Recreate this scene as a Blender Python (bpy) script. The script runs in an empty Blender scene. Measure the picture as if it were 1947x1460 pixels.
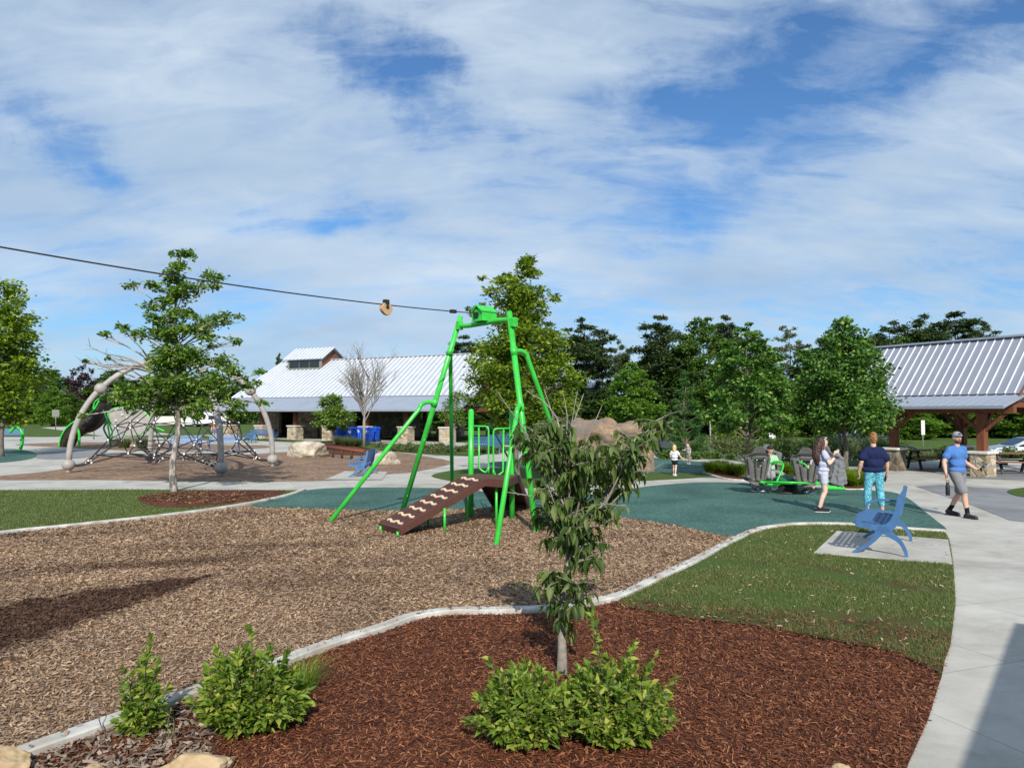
import bpy, bmesh, math, random
import numpy as np
from mathutils import Vector, Matrix, noise
R = math.radians
random.seed(7); rng = np.random.default_rng(7)
C = bpy.context.scene.collection
SC = bpy.context.scene

# ------------------------------------------------------------ camera, sky, sun
CH, F, HZ = 2.2, 1430.0, 785.0
PITCH = math.atan((HZ - 730) / F)
cam = bpy.data.cameras.new('camera'); cam.lens = 36 * F / 1947; cam.sensor_width = 36; cam.clip_end = 3000; cam.clip_start = .05
co = bpy.data.objects.new('camera', cam); C.objects.link(co)
co.location = (0, 0, CH); co.rotation_euler = (R(90) + PITCH, 0, 0); SC.camera = co
SUN_EL, SUN_DIR = R(34), Vector((-0.10, 1.0, 0)).normalized()      # SUN_DIR: where shadows fall
sun = bpy.data.lights.new('sun', 'SUN'); sun.energy = 4.2; sun.angle = R(.5); sun.color = (1, .95, .87)
so = bpy.data.objects.new('sun', sun); C.objects.link(so)
ld = Vector((SUN_DIR.x * math.cos(SUN_EL), SUN_DIR.y * math.cos(SUN_EL), -math.sin(SUN_EL)))
so.rotation_euler = ld.to_track_quat('-Z', 'Y').to_euler(); so.location = (0, -20, 30)
SC.view_settings.view_transform = 'Standard'; SC.view_settings.look = 'None'; SC.view_settings.exposure = 0.36; SC.view_settings.gamma = 1
W = bpy.data.worlds.new('World'); SC.world = W; W.use_nodes = True

def nd(nt, t, ins=None, **props):
    n = nt.nodes.new(t)
    for k, v in props.items(): setattr(n, k, v)
    for k, v in (ins or {}).items():
        s = n.inputs[k]
        if isinstance(v, bpy.types.NodeSocket): nt.links.new(v, s)
        else: s.default_value = v
    return n
def mth(nt, op, a, b=0.0, c=None):
    d = {0: a, 1: b}
    if c is not None: d[2] = c
    return nd(nt, 'ShaderNodeMath', d, operation=op).outputs[0]
def ramp(nt, fac, stops, interp='LINEAR'):
    n = nd(nt, 'ShaderNodeValToRGB', {'Fac': fac}); cr = n.color_ramp; cr.interpolation = interp
    while len(cr.elements) < len(stops): cr.elements.new(.5)
    for e, (p, c) in zip(cr.elements, stops):
        e.position = p; e.color = (*c, 1) if len(c) == 3 else c
    return n.outputs[0]
def g(v): return (v, v, v)

def build_world():
    nt = W.node_tree; nt.nodes.clear()
    sky = nd(nt, 'ShaderNodeTexSky', sky_type='NISHITA', sun_disc=False, sun_elevation=SUN_EL, air_density=1.0, dust_density=.6, ozone_density=3.0, altitude=200)
    sx, sy = -SUN_DIR.x, -SUN_DIR.y
    sky.sun_rotation = math.atan2(sx, sy)
    tc = nd(nt, 'ShaderNodeTexCoord')
    sp = nd(nt, 'ShaderNodeSeparateXYZ', {0: tc.outputs['Generated']})
    x, y, z = sp.outputs
    az = mth(nt, 'ARCTAN2', x, y)
    el = mth(nt, 'ARCSINE', z)
    wn = nd(nt, 'ShaderNodeTexNoise', {'Vector': tc.outputs['Generated'], 'Scale': 4.5, 'Detail': 7.0, 'Roughness': .62}).outputs['Color']
    wsp = nd(nt, 'ShaderNodeSeparateXYZ', {0: wn}).outputs
    az = mth(nt, 'ADD', az, mth(nt, 'MULTIPLY', mth(nt, 'SUBTRACT', wsp[0], .5), .34)); el = mth(nt, 'ADD', el, mth(nt, 'MULTIPLY', mth(nt, 'SUBTRACT', wsp[1], .5), .2))
    den = mth(nt, 'ADD', mth(nt, 'MAXIMUM', z, 0.0), .34)
    px, py = mth(nt, 'DIVIDE', x, den), mth(nt, 'DIVIDE', y, den)
    v = nd(nt, 'ShaderNodeCombineXYZ', {0: px, 1: py, 2: 0.0}).outputs[0]
    # streaky cirrus sheet
    m1 = nd(nt, 'ShaderNodeMapping', {'Vector': v, 'Rotation': (0, 0, R(50)), 'Scale': (1.0, 1.7, 1)}).outputs[0]
    n1 = nd(nt, 'ShaderNodeTexNoise', {'Vector': m1, 'Scale': .8, 'Detail': 9.0, 'Roughness': .56, 'Distortion': .55}).outputs[0]
    m2 = nd(nt, 'ShaderNodeMapping', {'Vector': v, 'Rotation': (0, 0, R(62)), 'Scale': (1.0, 2.6, 1), 'Location': (3, 7, 2)}).outputs[0]
    n2 = nd(nt, 'ShaderNodeTexNoise', {'Vector': m2, 'Scale': 1.9, 'Detail': 11.0, 'Roughness': .62, 'Distortion': .7}).outputs[0]
    cov = mth(nt, 'ADD', mth(nt, 'MULTIPLY', n1, .8), mth(nt, 'MULTIPLY', n2, .5))
    # clear patches and thick banks: (azimuth, elevation, half widths, tilt, amount)
    for a, e, wa, we, tl, amt in HOLES:
        da = mth(nt, 'SUBTRACT', az, a); de = mth(nt, 'SUBTRACT', el, e)
        ct, st = math.cos(tl), math.sin(tl)
        p = mth(nt, 'DIVIDE', mth(nt, 'ADD', mth(nt, 'MULTIPLY', da, ct), mth(nt, 'MULTIPLY', de, st)), wa)
        q = mth(nt, 'DIVIDE', mth(nt, 'SUBTRACT', mth(nt, 'MULTIPLY', de, ct), mth(nt, 'MULTIPLY', da, st)), we)
        r2 = mth(nt, 'ADD', mth(nt, 'MULTIPLY', p, p), mth(nt, 'MULTIPLY', q, q))
        cov = mth(nt, 'ADD', cov, mth(nt, 'MULTIPLY', mth(nt, 'EXPONENT', mth(nt, 'MULTIPLY', r2, -1.0)), amt))
    n3 = nd(nt, 'ShaderNodeTexNoise', {'Vector': m2, 'Scale': 5.0, 'Detail': 8.0, 'Roughness': .62, 'Distortion': .6}).outputs[0]
    cov = mth(nt, 'ADD', cov, mth(nt, 'MULTIPLY', mth(nt, 'SUBTRACT', n3, .5), .7))
    fac = ramp(nt, cov, [(.34, g(.03)), (.5, g(.36)), (.62, g(.68)), (.82, g(.93))])
    # clouds carry soft light and dark of their own
    sh = nd(nt, 'ShaderNodeTexNoise', {'Vector': m1, 'Scale': 1.7, 'Detail': 6.0, 'Roughness': .5}).outputs[0]
    cc = ramp(nt, sh, [(.3, (3.5, 4.75, 6.4)), (.7, (5.9, 6.9, 7.9))])
    blue = nd(nt, 'ShaderNodeMixRGB', {0: 1.0, 1: sky.outputs[0], 2: (.56, .9, 1.18, 1)}, blend_type='MULTIPLY').outputs[0]
    mix = nd(nt, 'ShaderNodeMixRGB', {0: fac, 1: blue, 2: cc}).outputs[0]
    bg = nd(nt, 'ShaderNodeBackground', {'Color': mix, 'Strength': .088})
    nt.links.new(bg.outputs[0], nd(nt, 'ShaderNodeOutputWorld').inputs[0])
def ae(u, v): return math.atan((u - 973.5) / F), math.atan((HZ - v) / F * math.cos(math.atan((u - 973.5) / F)))
HOLES = []
for u, v, wu, wv, tl, amt in [(735, 125, 150, 62, -28, -.42), (60, 250, 160, 45, -28, -.34), (1480, 90, 220, 80, 20, -.27), (1900, 20, 240, 70, 10, -.33), (600, 405, 120, 42, -5, -.36),
                              (960, 235, 110, 30, -15, -.16), (1350, 370, 230, 60, 15, -.2), (1250, 210, 90, 50, 20, -.12), (120, 560, 300, 50, -5, -.05), (1850, 560, 250, 60, 0, -.05),
                              (350, 200, 190, 90, -30, .12), (1150, 90, 180, 60, 10, .12), (800, 330, 260, 50, -30, .1), (1700, 350, 260, 110, 20, .13), (1200, 470, 400, 60, 5, .1), (300, 420, 200, 60, -10, .1)]:
    a, e = ae(u, v); HOLES.append((a, e, wu / F, wv / F, R(tl), amt))
build_world()

# ------------------------------------------------------------ geometry helpers
def ray(u, v):
    x, y = (u - 973.5) / F, (730 - v) / F
    cp, sp = math.cos(PITCH), math.sin(PITCH)
    return Vector((x, cp - y * sp, sp + y * cp))
def G(u, v, z=0.0):
    d = ray(u, v); t = (z - CH) / d.z; p = Vector((0, 0, CH)) + d * t; return p
def P(u, v, Y):
    d = ray(u, v); return Vector((0, 0, CH)) + d * (Y / d.y)
def ss(a, b, x):
    t = min(1, max(0, (x - a) / (b - a))); return t * t * (3 - 2 * t)
def dip(x, y): return -1.2 * ss(3, 10, x) * ss(34, 50, y)

def tag(o, label=None, cat=None, group=None, kind=None):
    if label: o['label'] = label
    if cat: o['category'] = cat
    if group: o['group'] = group
    if kind: o['kind'] = kind
    return o
def empty(name, loc, label, cat, group=None, rz=0):
    o = bpy.data.objects.new(name, None); C.objects.link(o); o.empty_display_size = .2
    o.location = loc; o.rotation_euler = (0, 0, rz); return tag(o, label, cat, group)
def copy_tree(o, parent=None):
    c = o.copy(); C.objects.link(c); c.parent = parent
    if parent: c.matrix_parent_inverse = o.matrix_parent_inverse.copy()
    for ch in list(o.children): copy_tree(ch, c)
    return c
class MB:
    def __init__(s): s.v = []; s.f = []; s.sm = []
    def add(s, vs, fs, smooth=False):
        k = len(s.v); s.v += [tuple(p) for p in vs]; s.f += [tuple(i + k for i in f) for f in fs]; s.sm += [smooth] * len(fs); return s
    def box(s, c, d, rot=None, bev=0):
        x, y, z = d[0] / 2, d[1] / 2, d[2] / 2; c = Vector(c)
        vs = [Vector((a * x, b * y, e * z)) for e in (-1, 1) for a, b in ((-1, -1), (1, -1), (1, 1), (-1, 1))]
        if rot is not None:
            M = rot if isinstance(rot, Matrix) else Matrix.Rotation(rot, 3, 'Z'); vs = [M @ p for p in vs]
        return s.add([p + c for p in vs], [(3, 2, 1, 0), (4, 5, 6, 7), (0, 1, 5, 4), (1, 2, 6, 5), (2, 3, 7, 6), (3, 0, 4, 7)])
    def beam(s, a, b, w, h, up=Vector((0, 0, 1))):
        a, b = Vector(a), Vector(b); d = (b - a); L = d.length; d.normalize()
        sd = d.cross(up)
        if sd.length < 1e-4: sd = Vector((1, 0, 0))
        sd.normalize(); u2 = sd.cross(d)
        M = Matrix((sd, d, u2)).transposed()
        return s.box((a + b) / 2, (w, L, h), M)
    def tube(s, pts, r, n=8, cap=True):
        pts = [Vector(p) for p in pts]; m = len(pts)
        rr = r if isinstance(r, (list, tuple)) else [r] * m
        vs, fs = [], []
        t0 = (pts[1] - pts[0]).normalized(); up = Vector((0, 0, 1)) if abs(t0.z) < .9 else Vector((1, 0, 0))
        nrm = t0.cross(up).normalized()
        for i, p in enumerate(pts):
            t = (pts[min(i + 1, m - 1)] - pts[max(i - 1, 0)]).normalized()
            nrm = (nrm - t * nrm.dot(t)).normalized(); bn = t.cross(nrm)
            for k in range(n):
                a = 2 * math.pi * k / n; vs.append(p + (nrm * math.cos(a) + bn * math.sin(a)) * rr[i])
        for i in range(m - 1):
            for k in range(n): fs.append((i * n + k, i * n + (k + 1) % n, (i + 1) * n + (k + 1) % n, (i + 1) * n + k))
        s.add(vs, fs, True)
        if cap:
            s.f += [tuple(len(s.v) - len(vs) + k for k in reversed(range(n))), tuple(len(s.v) - n + k for k in range(n))]; s.sm += [False] * 2
        return s
    def ell(s, c, r, n=12, rot=None, sq=1.0):
        c = Vector(c); r = (r, r, r) if not hasattr(r, '__len__') else r; vs, fs = [], []
        h = n // 2
        for i in range(h + 1):
            th = math.pi * i / h
            for k in range(n):
                a = 2 * math.pi * k / n
                p = Vector((math.sin(th) * math.cos(a) * r[0], math.sin(th) * math.sin(a) * r[1], math.cos(th) * r[2]))
                if rot is not None: p = rot @ p
                vs.append(p + c)
        for i in range(h):
            for k in range(n): fs.append((i * n + k, (i + 1) * n + k, (i + 1) * n + (k + 1) % n, i * n + (k + 1) % n))
        return s.add(vs, fs, True)
    def cap(s, a, b, ra, rb=None, n=12):
        rb = ra if rb is None else rb; a, b = Vector(a), Vector(b); d = (b - a).normalized()
        pts, rr = [], []
        for t in (0, .3, .6, .85): pts.append(a - d * ra * math.cos(t * math.pi / 2)); rr.append(max(.0008, ra * math.sin(t * math.pi / 2)))
        pts += [a, b]; rr += [ra, rb]
        for t in (.85, .6, .3, 0): pts.append(b + d * rb * math.cos(t * math.pi / 2)); rr.append(max(.0008, rb * math.sin(t * math.pi / 2)))
        return s.tube(pts, rr, n)
    def prism(s, poly, z0, z1, M=None):
        n = len(poly); M = M or (lambda p: p)
        vs = [M(Vector((p[0], p[1], z0))) for p in poly] + [M(Vector((p[0], p[1], z1))) for p in poly]
        return s.add(vs, [tuple(reversed(range(n))), tuple(range(n, 2 * n))] + [(i, (i + 1) % n, n + (i + 1) % n, n + i) for i in range(n)])
    def build(s, name, mat=None, parent=None, bevel=0):
        me = bpy.data.meshes.new(name); me.from_pydata(s.v, [], s.f); me.polygons.foreach_set('use_smooth', s.sm)
        if bevel:
            bm = bmesh.new(); bm.from_mesh(me); bmesh.ops.remove_doubles(bm, verts=bm.verts, dist=1e-5)
            bmesh.ops.bevel(bm, geom=[e for e in bm.edges if len(e.link_faces) == 2 and e.calc_face_angle(0) > .6], offset=bevel, segments=2, affect='EDGES', profile=.6)
            bm.to_mesh(me); bm.free()
        me.update(); o = bpy.data.objects.new(name, me); C.objects.link(o)
        if mat: me.materials.append(mat)
        if parent: o.parent = parent
        return o
def np_mesh(name, V, Fc, mat, parent=None, smooth=False):
    """V (n,3) floats, Fc (m,k) ints"""
    me = bpy.data.meshes.new(name); V = np.ascontiguousarray(V, dtype=np.float32); Fc = np.ascontiguousarray(Fc, dtype=np.int32); k = Fc.shape[1]
    me.vertices.add(len(V)); me.vertices.foreach_set('co', V.ravel())
    me.loops.add(Fc.size); me.loops.foreach_set('vertex_index', Fc.ravel())
    me.polygons.add(len(Fc)); me.polygons.foreach_set('loop_start', np.arange(0, Fc.size, k, dtype=np.int32)); me.polygons.foreach_set('loop_total', np.full(len(Fc), k, dtype=np.int32))
    me.update(calc_edges=True); me.polygons.foreach_set('use_smooth', [smooth] * len(Fc))
    me.materials.append(mat); o = bpy.data.objects.new(name, me); C.objects.link(o)
    if parent: o.parent = parent
    return o
def remesh(mb, name, mat, parent, voxel=.012, smooth=2, disp=0, dscale=30):
    o = mb.build(name, mat); md = o.modifiers.new('r', 'REMESH'); md.mode = 'VOXEL'; md.voxel_size = voxel
    if smooth: sm = o.modifiers.new('s', 'SMOOTH'); sm.factor = .5; sm.iterations = smooth
    dg = bpy.context.evaluated_depsgraph_get(); me = bpy.data.meshes.new_from_object(o.evaluated_get(dg))
    bpy.data.objects.remove(o); me.name = name
    if disp:
        me.update()
        for v in me.vertices: v.co += v.normal * disp * noise.noise(v.co * dscale)
    me.polygons.foreach_set('use_smooth', [True] * len(me.polygons)); me.materials.clear(); me.materials.append(mat)
    o = bpy.data.objects.new(name, me); C.objects.link(o); o.parent = parent; return o
def rnd_rot(n, r=rng):
    q = r.normal(size=(n, 4)); q /= np.linalg.norm(q, axis=1)[:, None]; w, x, y, z = q.T
    return np.stack([np.stack([1 - 2 * (y * y + z * z), 2 * (x * y - z * w), 2 * (x * z + y * w)], 1), np.stack([2 * (x * y + z * w), 1 - 2 * (x * x + z * z), 2 * (y * z - x * w)], 1),
                     np.stack([2 * (x * z - y * w), 2 * (y * z + x * w), 1 - 2 * (x * x + y * y)], 1)], 1)
def frames(d, roll=None):
    """orthonormal frames with first axis d"""
    d = d / np.linalg.norm(d, axis=1)[:, None]; up = np.tile([0, 0, 1.0], (len(d), 1)); up[np.abs(d[:, 2]) > .95] = [1, 0, 0]
    s = np.cross(d, up); s /= np.linalg.norm(s, axis=1)[:, None]; n = np.cross(s, d)
    if roll is not None:
        c, q = np.cos(roll)[:, None], np.sin(roll)[:, None]; s, n = s * c + n * q, n * c - s * q
    return d, s, n
def leaf_quads(pts, L, Wd, up=.5, dirs=None):
    """small leaves: kite shaped quads around pts, random facing biased upward"""
    n = len(pts); L = L * rng.uniform(.6, 1.25, n); Wd = Wd * rng.uniform(.7, 1.2, n)
    d = rng.normal(size=(n, 3)) if dirs is None else dirs + rng.normal(size=(n, 3)) * .5
    d[:, 2] *= (1 - up); d, s, m = frames(d, rng.normal(0, .7, n))
    a = pts - d * L[:, None] * .5; b = pts + s * Wd[:, None] * .5 + m * Wd[:, None] * .12; c = pts + d * L[:, None] * .5; e = pts - s * Wd[:, None] * .5 + m * Wd[:, None] * .12
    V = np.stack([a, b, c, e], 1).reshape(-1, 3); return V, np.arange(4 * n).reshape(n, 4)
def big_leaves(base, d, L, Wd, droop=.5, fold=.25, roll=None):
    """leaves with a folded midrib that arch over: 11 verts, 8 quads/tris as quads"""
    n = len(base); d, s, m = frames(d, roll); ts = [0, .28, .6, 1.0]; ws = [0.06, .5, .42, .03]
    V = np.zeros((n, 12, 3)); L = np.asarray(L).reshape(-1, 1) * np.ones((n, 1)); Wd = np.asarray(Wd).reshape(-1, 1) * np.ones((n, 1)); droop = np.asarray(droop).reshape(-1, 1) * np.ones((n, 1))
    pos = base.copy(); dr = d.copy(); pt = 0
    for i, (t, w) in enumerate(zip(ts, ws)):
        st = (t - pt); pt = t
        dr = dr + np.array([[0, 0, -1.0]]) * droop * st * 1.6; dr /= np.linalg.norm(dr, axis=1)[:, None]
        pos = pos + dr * L * st
        mm = np.cross(s, dr)
        V[:, 3 * i] = pos + s * Wd * w + mm * Wd * w * fold * 2; V[:, 3 * i + 1] = pos; V[:, 3 * i + 2] = pos - s * Wd * w + mm * Wd * w * fold * 2
    Fq = [(3 * i + j, 3 * i + j + 1, 3 * i + j + 4, 3 * i + j + 3) for i in range(3) for j in range(2)]
    Fc = (np.arange(n)[:, None, None] * 12 + np.array(Fq)[None]).reshape(-1, 4)
    return V.reshape(-1, 3), Fc
def inpoly(x, y, poly):
    c = np.zeros(len(x), bool); n = len(poly)
    for i in range(n):
        x1, y1 = poly[i][0], poly[i][1]; x2, y2 = poly[(i + 1) % n][0], poly[(i + 1) % n][1]
        if y1 == y2: continue
        k = ((y1 > y) != (y2 > y)) & (x < (x2 - x1) * (y - y1) / (y2 - y1) + x1); c ^= k
    return c
def smooth_line(pts, k=6, closed=False):
    pts = [Vector(p) for p in pts]; n = len(pts); out = []
    rngi = range(n if closed else n - 1)
    for i in rngi:
        if closed: p0, p1, p2, p3 = pts[(i - 1) % n], pts[i], pts[(i + 1) % n], pts[(i + 2) % n]
        else: p0, p1, p2, p3 = pts[max(i - 1, 0)], pts[i], pts[i + 1], pts[min(i + 2, n - 1)]
        for j in range(k):
            t = j / k; out.append(.5 * ((2 * p1) + (p2 - p0) * t + (2 * p0 - 5 * p1 + 4 * p2 - p3) * t * t + (3 * p1 - p0 - 3 * p2 + p3) * t ** 3))
    if not closed: out.append(pts[-1])
    return out

# ------------------------------------------------------------ materials
def mat0(name, rough=.8, metal=0.0, spec=.5):
    m = bpy.data.materials.new(name); m.use_nodes = True; nt = m.node_tree; b = nt.nodes['Principled BSDF']
    b.inputs['Roughness'].default_value = rough; b.inputs['Metallic'].default_value = metal; b.inputs['Specular IOR Level'].default_value = spec
    return m, nt, b
def coords(nt, scale=(1, 1, 1), rot=(0, 0, 0), loc=(0, 0, 0)):
    tc = nd(nt, 'ShaderNodeTexCoord'); return nd(nt, 'ShaderNodeMapping', {'Vector': tc.outputs['Object'], 'Scale': scale, 'Rotation': rot, 'Location': loc}).outputs[0]
def bump(nt, b, h, st=.3, dist=.01): nt.links.new(nd(nt, 'ShaderNodeBump', {'Height': h, 'Strength': st, 'Distance': dist}).outputs[0], b.inputs['Normal'])
def noisy(name, c1, c2, scale=8, rough=.8, metal=0.0, bst=.2, bd=.01, detail=6, c3=None, s3=.6, spec=.4, lo=.35, hi=.65, stretch=(1, 1, 1)):
    m, nt, b = mat0(name, rough, metal, spec); v = coords(nt, stretch)
    n = nd(nt, 'ShaderNodeTexNoise', {'Vector': v, 'Scale': scale, 'Detail': detail, 'Roughness': .6}).outputs[0]
    col = ramp(nt, n, [(lo, c1), (hi, c2)])
    if c3:
        n2 = nd(nt, 'ShaderNodeTexNoise', {'Vector': v, 'Scale': s3, 'Detail': 4.0}).outputs[0]
        col = nd(nt, 'ShaderNodeMixRGB', {0: ramp(nt, n2, [(.45, g(0)), (.68, g(1))]), 1: col, 2: (*c3, 1)}).outputs[0]
    nt.links.new(col, b.inputs['Base Color'])
    if bst: bump(nt, b, n, bst, bd)
    return m
def paint(name, c, rough=.4, var=.12, metal=0.0):
    return noisy(name, tuple(x * (1 - var) for x in c), tuple(min(1, x * (1 + var)) for x in c), 5, rough, metal, .04, .003, spec=.5)
def leafmat(name, cols, trans=.35, rough=.55, spec=.35):
    m, nt, b = mat0(name, rough, 0, spec); ge = nd(nt, 'ShaderNodeNewGeometry')
    st = [(i / max(1, len(cols) - 1), c) for i, c in enumerate(cols)]
    col = ramp(nt, ge.outputs['Random Per Island'], st); nt.links.new(col, b.inputs['Base Color'])
    if trans:
        tcol = nd(nt, 'ShaderNodeMixRGB', {0: 1.0, 1: col, 2: (1.5, 1.7, .5, 1)}, blend_type='MULTIPLY').outputs[0]
        tr = nd(nt, 'ShaderNodeBsdfTranslucent', {'Color': tcol}); mx = nd(nt, 'ShaderNodeMixShader', {0: trans, 1: b.outputs[0], 2: tr.outputs[0]})
        nt.links.new(mx.outputs[0], nt.nodes['Material Output'].inputs[0])
    return m
def islandmat(name, cols, rough=.85, spec=.3):
    return leafmat(name, cols, 0, rough, spec)
def chips_mat(name, cols, scale, dark=None, stretch=(1, 2.2, 1)):
    """ground covered in wood chips; dark = list of darkened patches (x, y, rx, ry, angle, amount)"""
    m, nt, b = mat0(name, .9, 0, .2); v = coords(nt)
    w = nd(nt, 'ShaderNodeTexNoise', {'Vector': v, 'Scale': scale * .25, 'Detail': 3.0}).outputs['Color']
    wv = nd(nt, 'ShaderNodeMixRGB', {0: .08, 1: v, 2: w}, blend_type='LINEAR_LIGHT').outputs[0]
    ws = nd(nt, 'ShaderNodeMapping', {'Vector': wv, 'Scale': stretch}).outputs[0]
    vo = nd(nt, 'ShaderNodeTexVoronoi', {'Vector': ws, 'Scale': scale, 'Randomness': 1.0})
    sp = nd(nt, 'ShaderNodeSeparateXYZ', {0: vo.outputs['Color']}).outputs[0]
    col = ramp(nt, sp, [(i / (len(cols) - 1), c) for i, c in enumerate(cols)])
    n2 = nd(nt, 'ShaderNodeTexNoise', {'Vector': v, 'Scale': .8, 'Detail': 5.0}).outputs[0]
    col = nd(nt, 'ShaderNodeMixRGB', {0: 1.0, 1: col, 2: ramp(nt, n2, [(.3, (.72, .68, .66)), (.7, (1.12, 1.08, 1.02))])}, blend_type='MULTIPLY').outputs[0]
    col = darkened(nt, col, v, dark); nt.links.new(col, b.inputs['Base Color']); bump(nt, b, vo.outputs['Distance'], .7, .02); return m
def darkened(nt, col, v, dark):  # darkens the chips in a wedge and in scattered patches
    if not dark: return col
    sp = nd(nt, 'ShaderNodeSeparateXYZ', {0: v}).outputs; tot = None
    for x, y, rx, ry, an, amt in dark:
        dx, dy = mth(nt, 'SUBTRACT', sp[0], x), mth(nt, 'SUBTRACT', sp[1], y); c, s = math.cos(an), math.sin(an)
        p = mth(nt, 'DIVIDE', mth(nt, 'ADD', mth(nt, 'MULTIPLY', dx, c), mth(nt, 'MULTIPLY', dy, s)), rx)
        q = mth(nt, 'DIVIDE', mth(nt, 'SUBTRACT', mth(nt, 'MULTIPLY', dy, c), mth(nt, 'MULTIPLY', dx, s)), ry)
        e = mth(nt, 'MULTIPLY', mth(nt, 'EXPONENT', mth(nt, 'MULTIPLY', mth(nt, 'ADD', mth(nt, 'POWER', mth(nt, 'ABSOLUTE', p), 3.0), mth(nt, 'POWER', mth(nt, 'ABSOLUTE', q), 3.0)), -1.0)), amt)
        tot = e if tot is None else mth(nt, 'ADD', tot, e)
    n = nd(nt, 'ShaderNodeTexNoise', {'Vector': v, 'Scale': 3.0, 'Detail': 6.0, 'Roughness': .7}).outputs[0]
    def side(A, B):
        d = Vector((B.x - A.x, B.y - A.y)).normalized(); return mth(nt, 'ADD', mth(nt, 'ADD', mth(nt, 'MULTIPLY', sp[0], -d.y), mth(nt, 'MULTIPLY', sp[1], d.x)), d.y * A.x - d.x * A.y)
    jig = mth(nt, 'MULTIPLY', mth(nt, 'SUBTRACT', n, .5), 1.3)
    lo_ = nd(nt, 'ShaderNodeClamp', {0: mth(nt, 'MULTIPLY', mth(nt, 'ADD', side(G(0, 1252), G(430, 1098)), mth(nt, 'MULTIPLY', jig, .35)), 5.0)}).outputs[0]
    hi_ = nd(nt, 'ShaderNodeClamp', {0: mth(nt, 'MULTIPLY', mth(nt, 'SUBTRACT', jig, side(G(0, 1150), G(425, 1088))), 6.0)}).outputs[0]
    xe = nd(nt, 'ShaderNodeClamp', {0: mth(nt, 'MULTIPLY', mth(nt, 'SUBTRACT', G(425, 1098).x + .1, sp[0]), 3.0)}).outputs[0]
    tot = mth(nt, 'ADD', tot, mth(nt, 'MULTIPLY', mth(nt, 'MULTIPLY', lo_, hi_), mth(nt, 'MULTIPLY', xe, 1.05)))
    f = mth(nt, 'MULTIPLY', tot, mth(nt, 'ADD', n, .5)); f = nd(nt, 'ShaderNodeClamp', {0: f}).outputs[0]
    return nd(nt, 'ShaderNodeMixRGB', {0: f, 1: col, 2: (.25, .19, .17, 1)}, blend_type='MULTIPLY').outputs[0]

M = {}
M['conc'] = None
def concrete(name, c1, c2, rz=0, sz=1.6, joint=True):
    m, nt, b = mat0(name, .85, 0, .3); v = coords(nt, rot=(0, 0, rz))
    n = nd(nt, 'ShaderNodeTexNoise', {'Vector': v, 'Scale': 1.2, 'Detail': 9.0, 'Roughness': .65}).outputs[0]
    n3 = nd(nt, 'ShaderNodeTexNoise', {'Vector': v, 'Scale': 90.0, 'Detail': 3.0}).outputs[0]
    col = ramp(nt, mth(nt, 'ADD', mth(nt, 'MULTIPLY', n, .8), mth(nt, 'MULTIPLY', n3, .2)), [(.36, c1), (.62, c2)])
    st = nd(nt, 'ShaderNodeTexNoise', {'Vector': v, 'Scale': .35, 'Detail': 10.0, 'Roughness': .72, 'Distortion': 1.0}).outputs[0]
    col = nd(nt, 'ShaderNodeMixRGB', {0: 1.0, 1: col, 2: ramp(nt, st, [(.36, (.78, .77, .75)), (.5, g(1)), (.66, (1.06, 1.06, 1.05))])}, blend_type='MULTIPLY').outputs[0]
    if joint:
        br = nd(nt, 'ShaderNodeTexBrick', {'Vector': v, 'Color1': (1, 1, 1, 1), 'Color2': (.93, .93, .93, 1), 'Mortar': (.72, .7, .67, 1), 'Scale': 1.0, 'Mortar Size': .008, 'Brick Width': sz, 'Row Height': sz}, offset=0.0)
        col = nd(nt, 'ShaderNodeMixRGB', {0: 1.0, 1: col, 2: br.outputs[0]}, blend_type='MULTIPLY').outputs[0]
    nt.links.new(col, b.inputs['Base Color']); bump(nt, b, n3, .25, .003); return m
M['conc'] = concrete('concrete_pale', (.38, .36, .32), (.5, .48, .43), R(-20))
M['conc_grey'] = concrete('concrete_grey', (.19, .193, .2), (.25, .253, .26), R(-20), 2.4)
M['curb'] = noisy('curb_concrete', (.4, .385, .35), (.6, .58, .53), 5, .85, bst=.3, bd=.006, c3=(.34, .3, .25), s3=3.2)
def rubber(name):
    m, nt, b = mat0(name, .9, 0, .25); v = coords(nt)
    vo = nd(nt, 'ShaderNodeTexVoronoi', {'Vector': v, 'Scale': 55.0}); sp = nd(nt, 'ShaderNodeSeparateXYZ', {0: vo.outputs['Color']}).outputs[0]
    col = ramp(nt, sp, [(0, (.025, .06, .05)), (.5, (.045, .115, .095)), (.85, (.065, .15, .125)), (1, (.16, .27, .24))])
    n2 = nd(nt, 'ShaderNodeTexNoise', {'Vector': v, 'Scale': .7, 'Detail': 6.0}).outputs[0]
    col = nd(nt, 'ShaderNodeMixRGB', {0: 1.0, 1: col, 2: ramp(nt, n2, [(.32, (.7, .72, .74)), (.5, g(1)), (.7, (1.25, 1.2, 1.15))])}, blend_type='MULTIPLY').outputs[0]
    nt.links.new(col, b.inputs['Base Color']); bump(nt, b, vo.outputs['Distance'], .5, .006); return m
M['rubber'] = rubber('teal_rubber')
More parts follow.
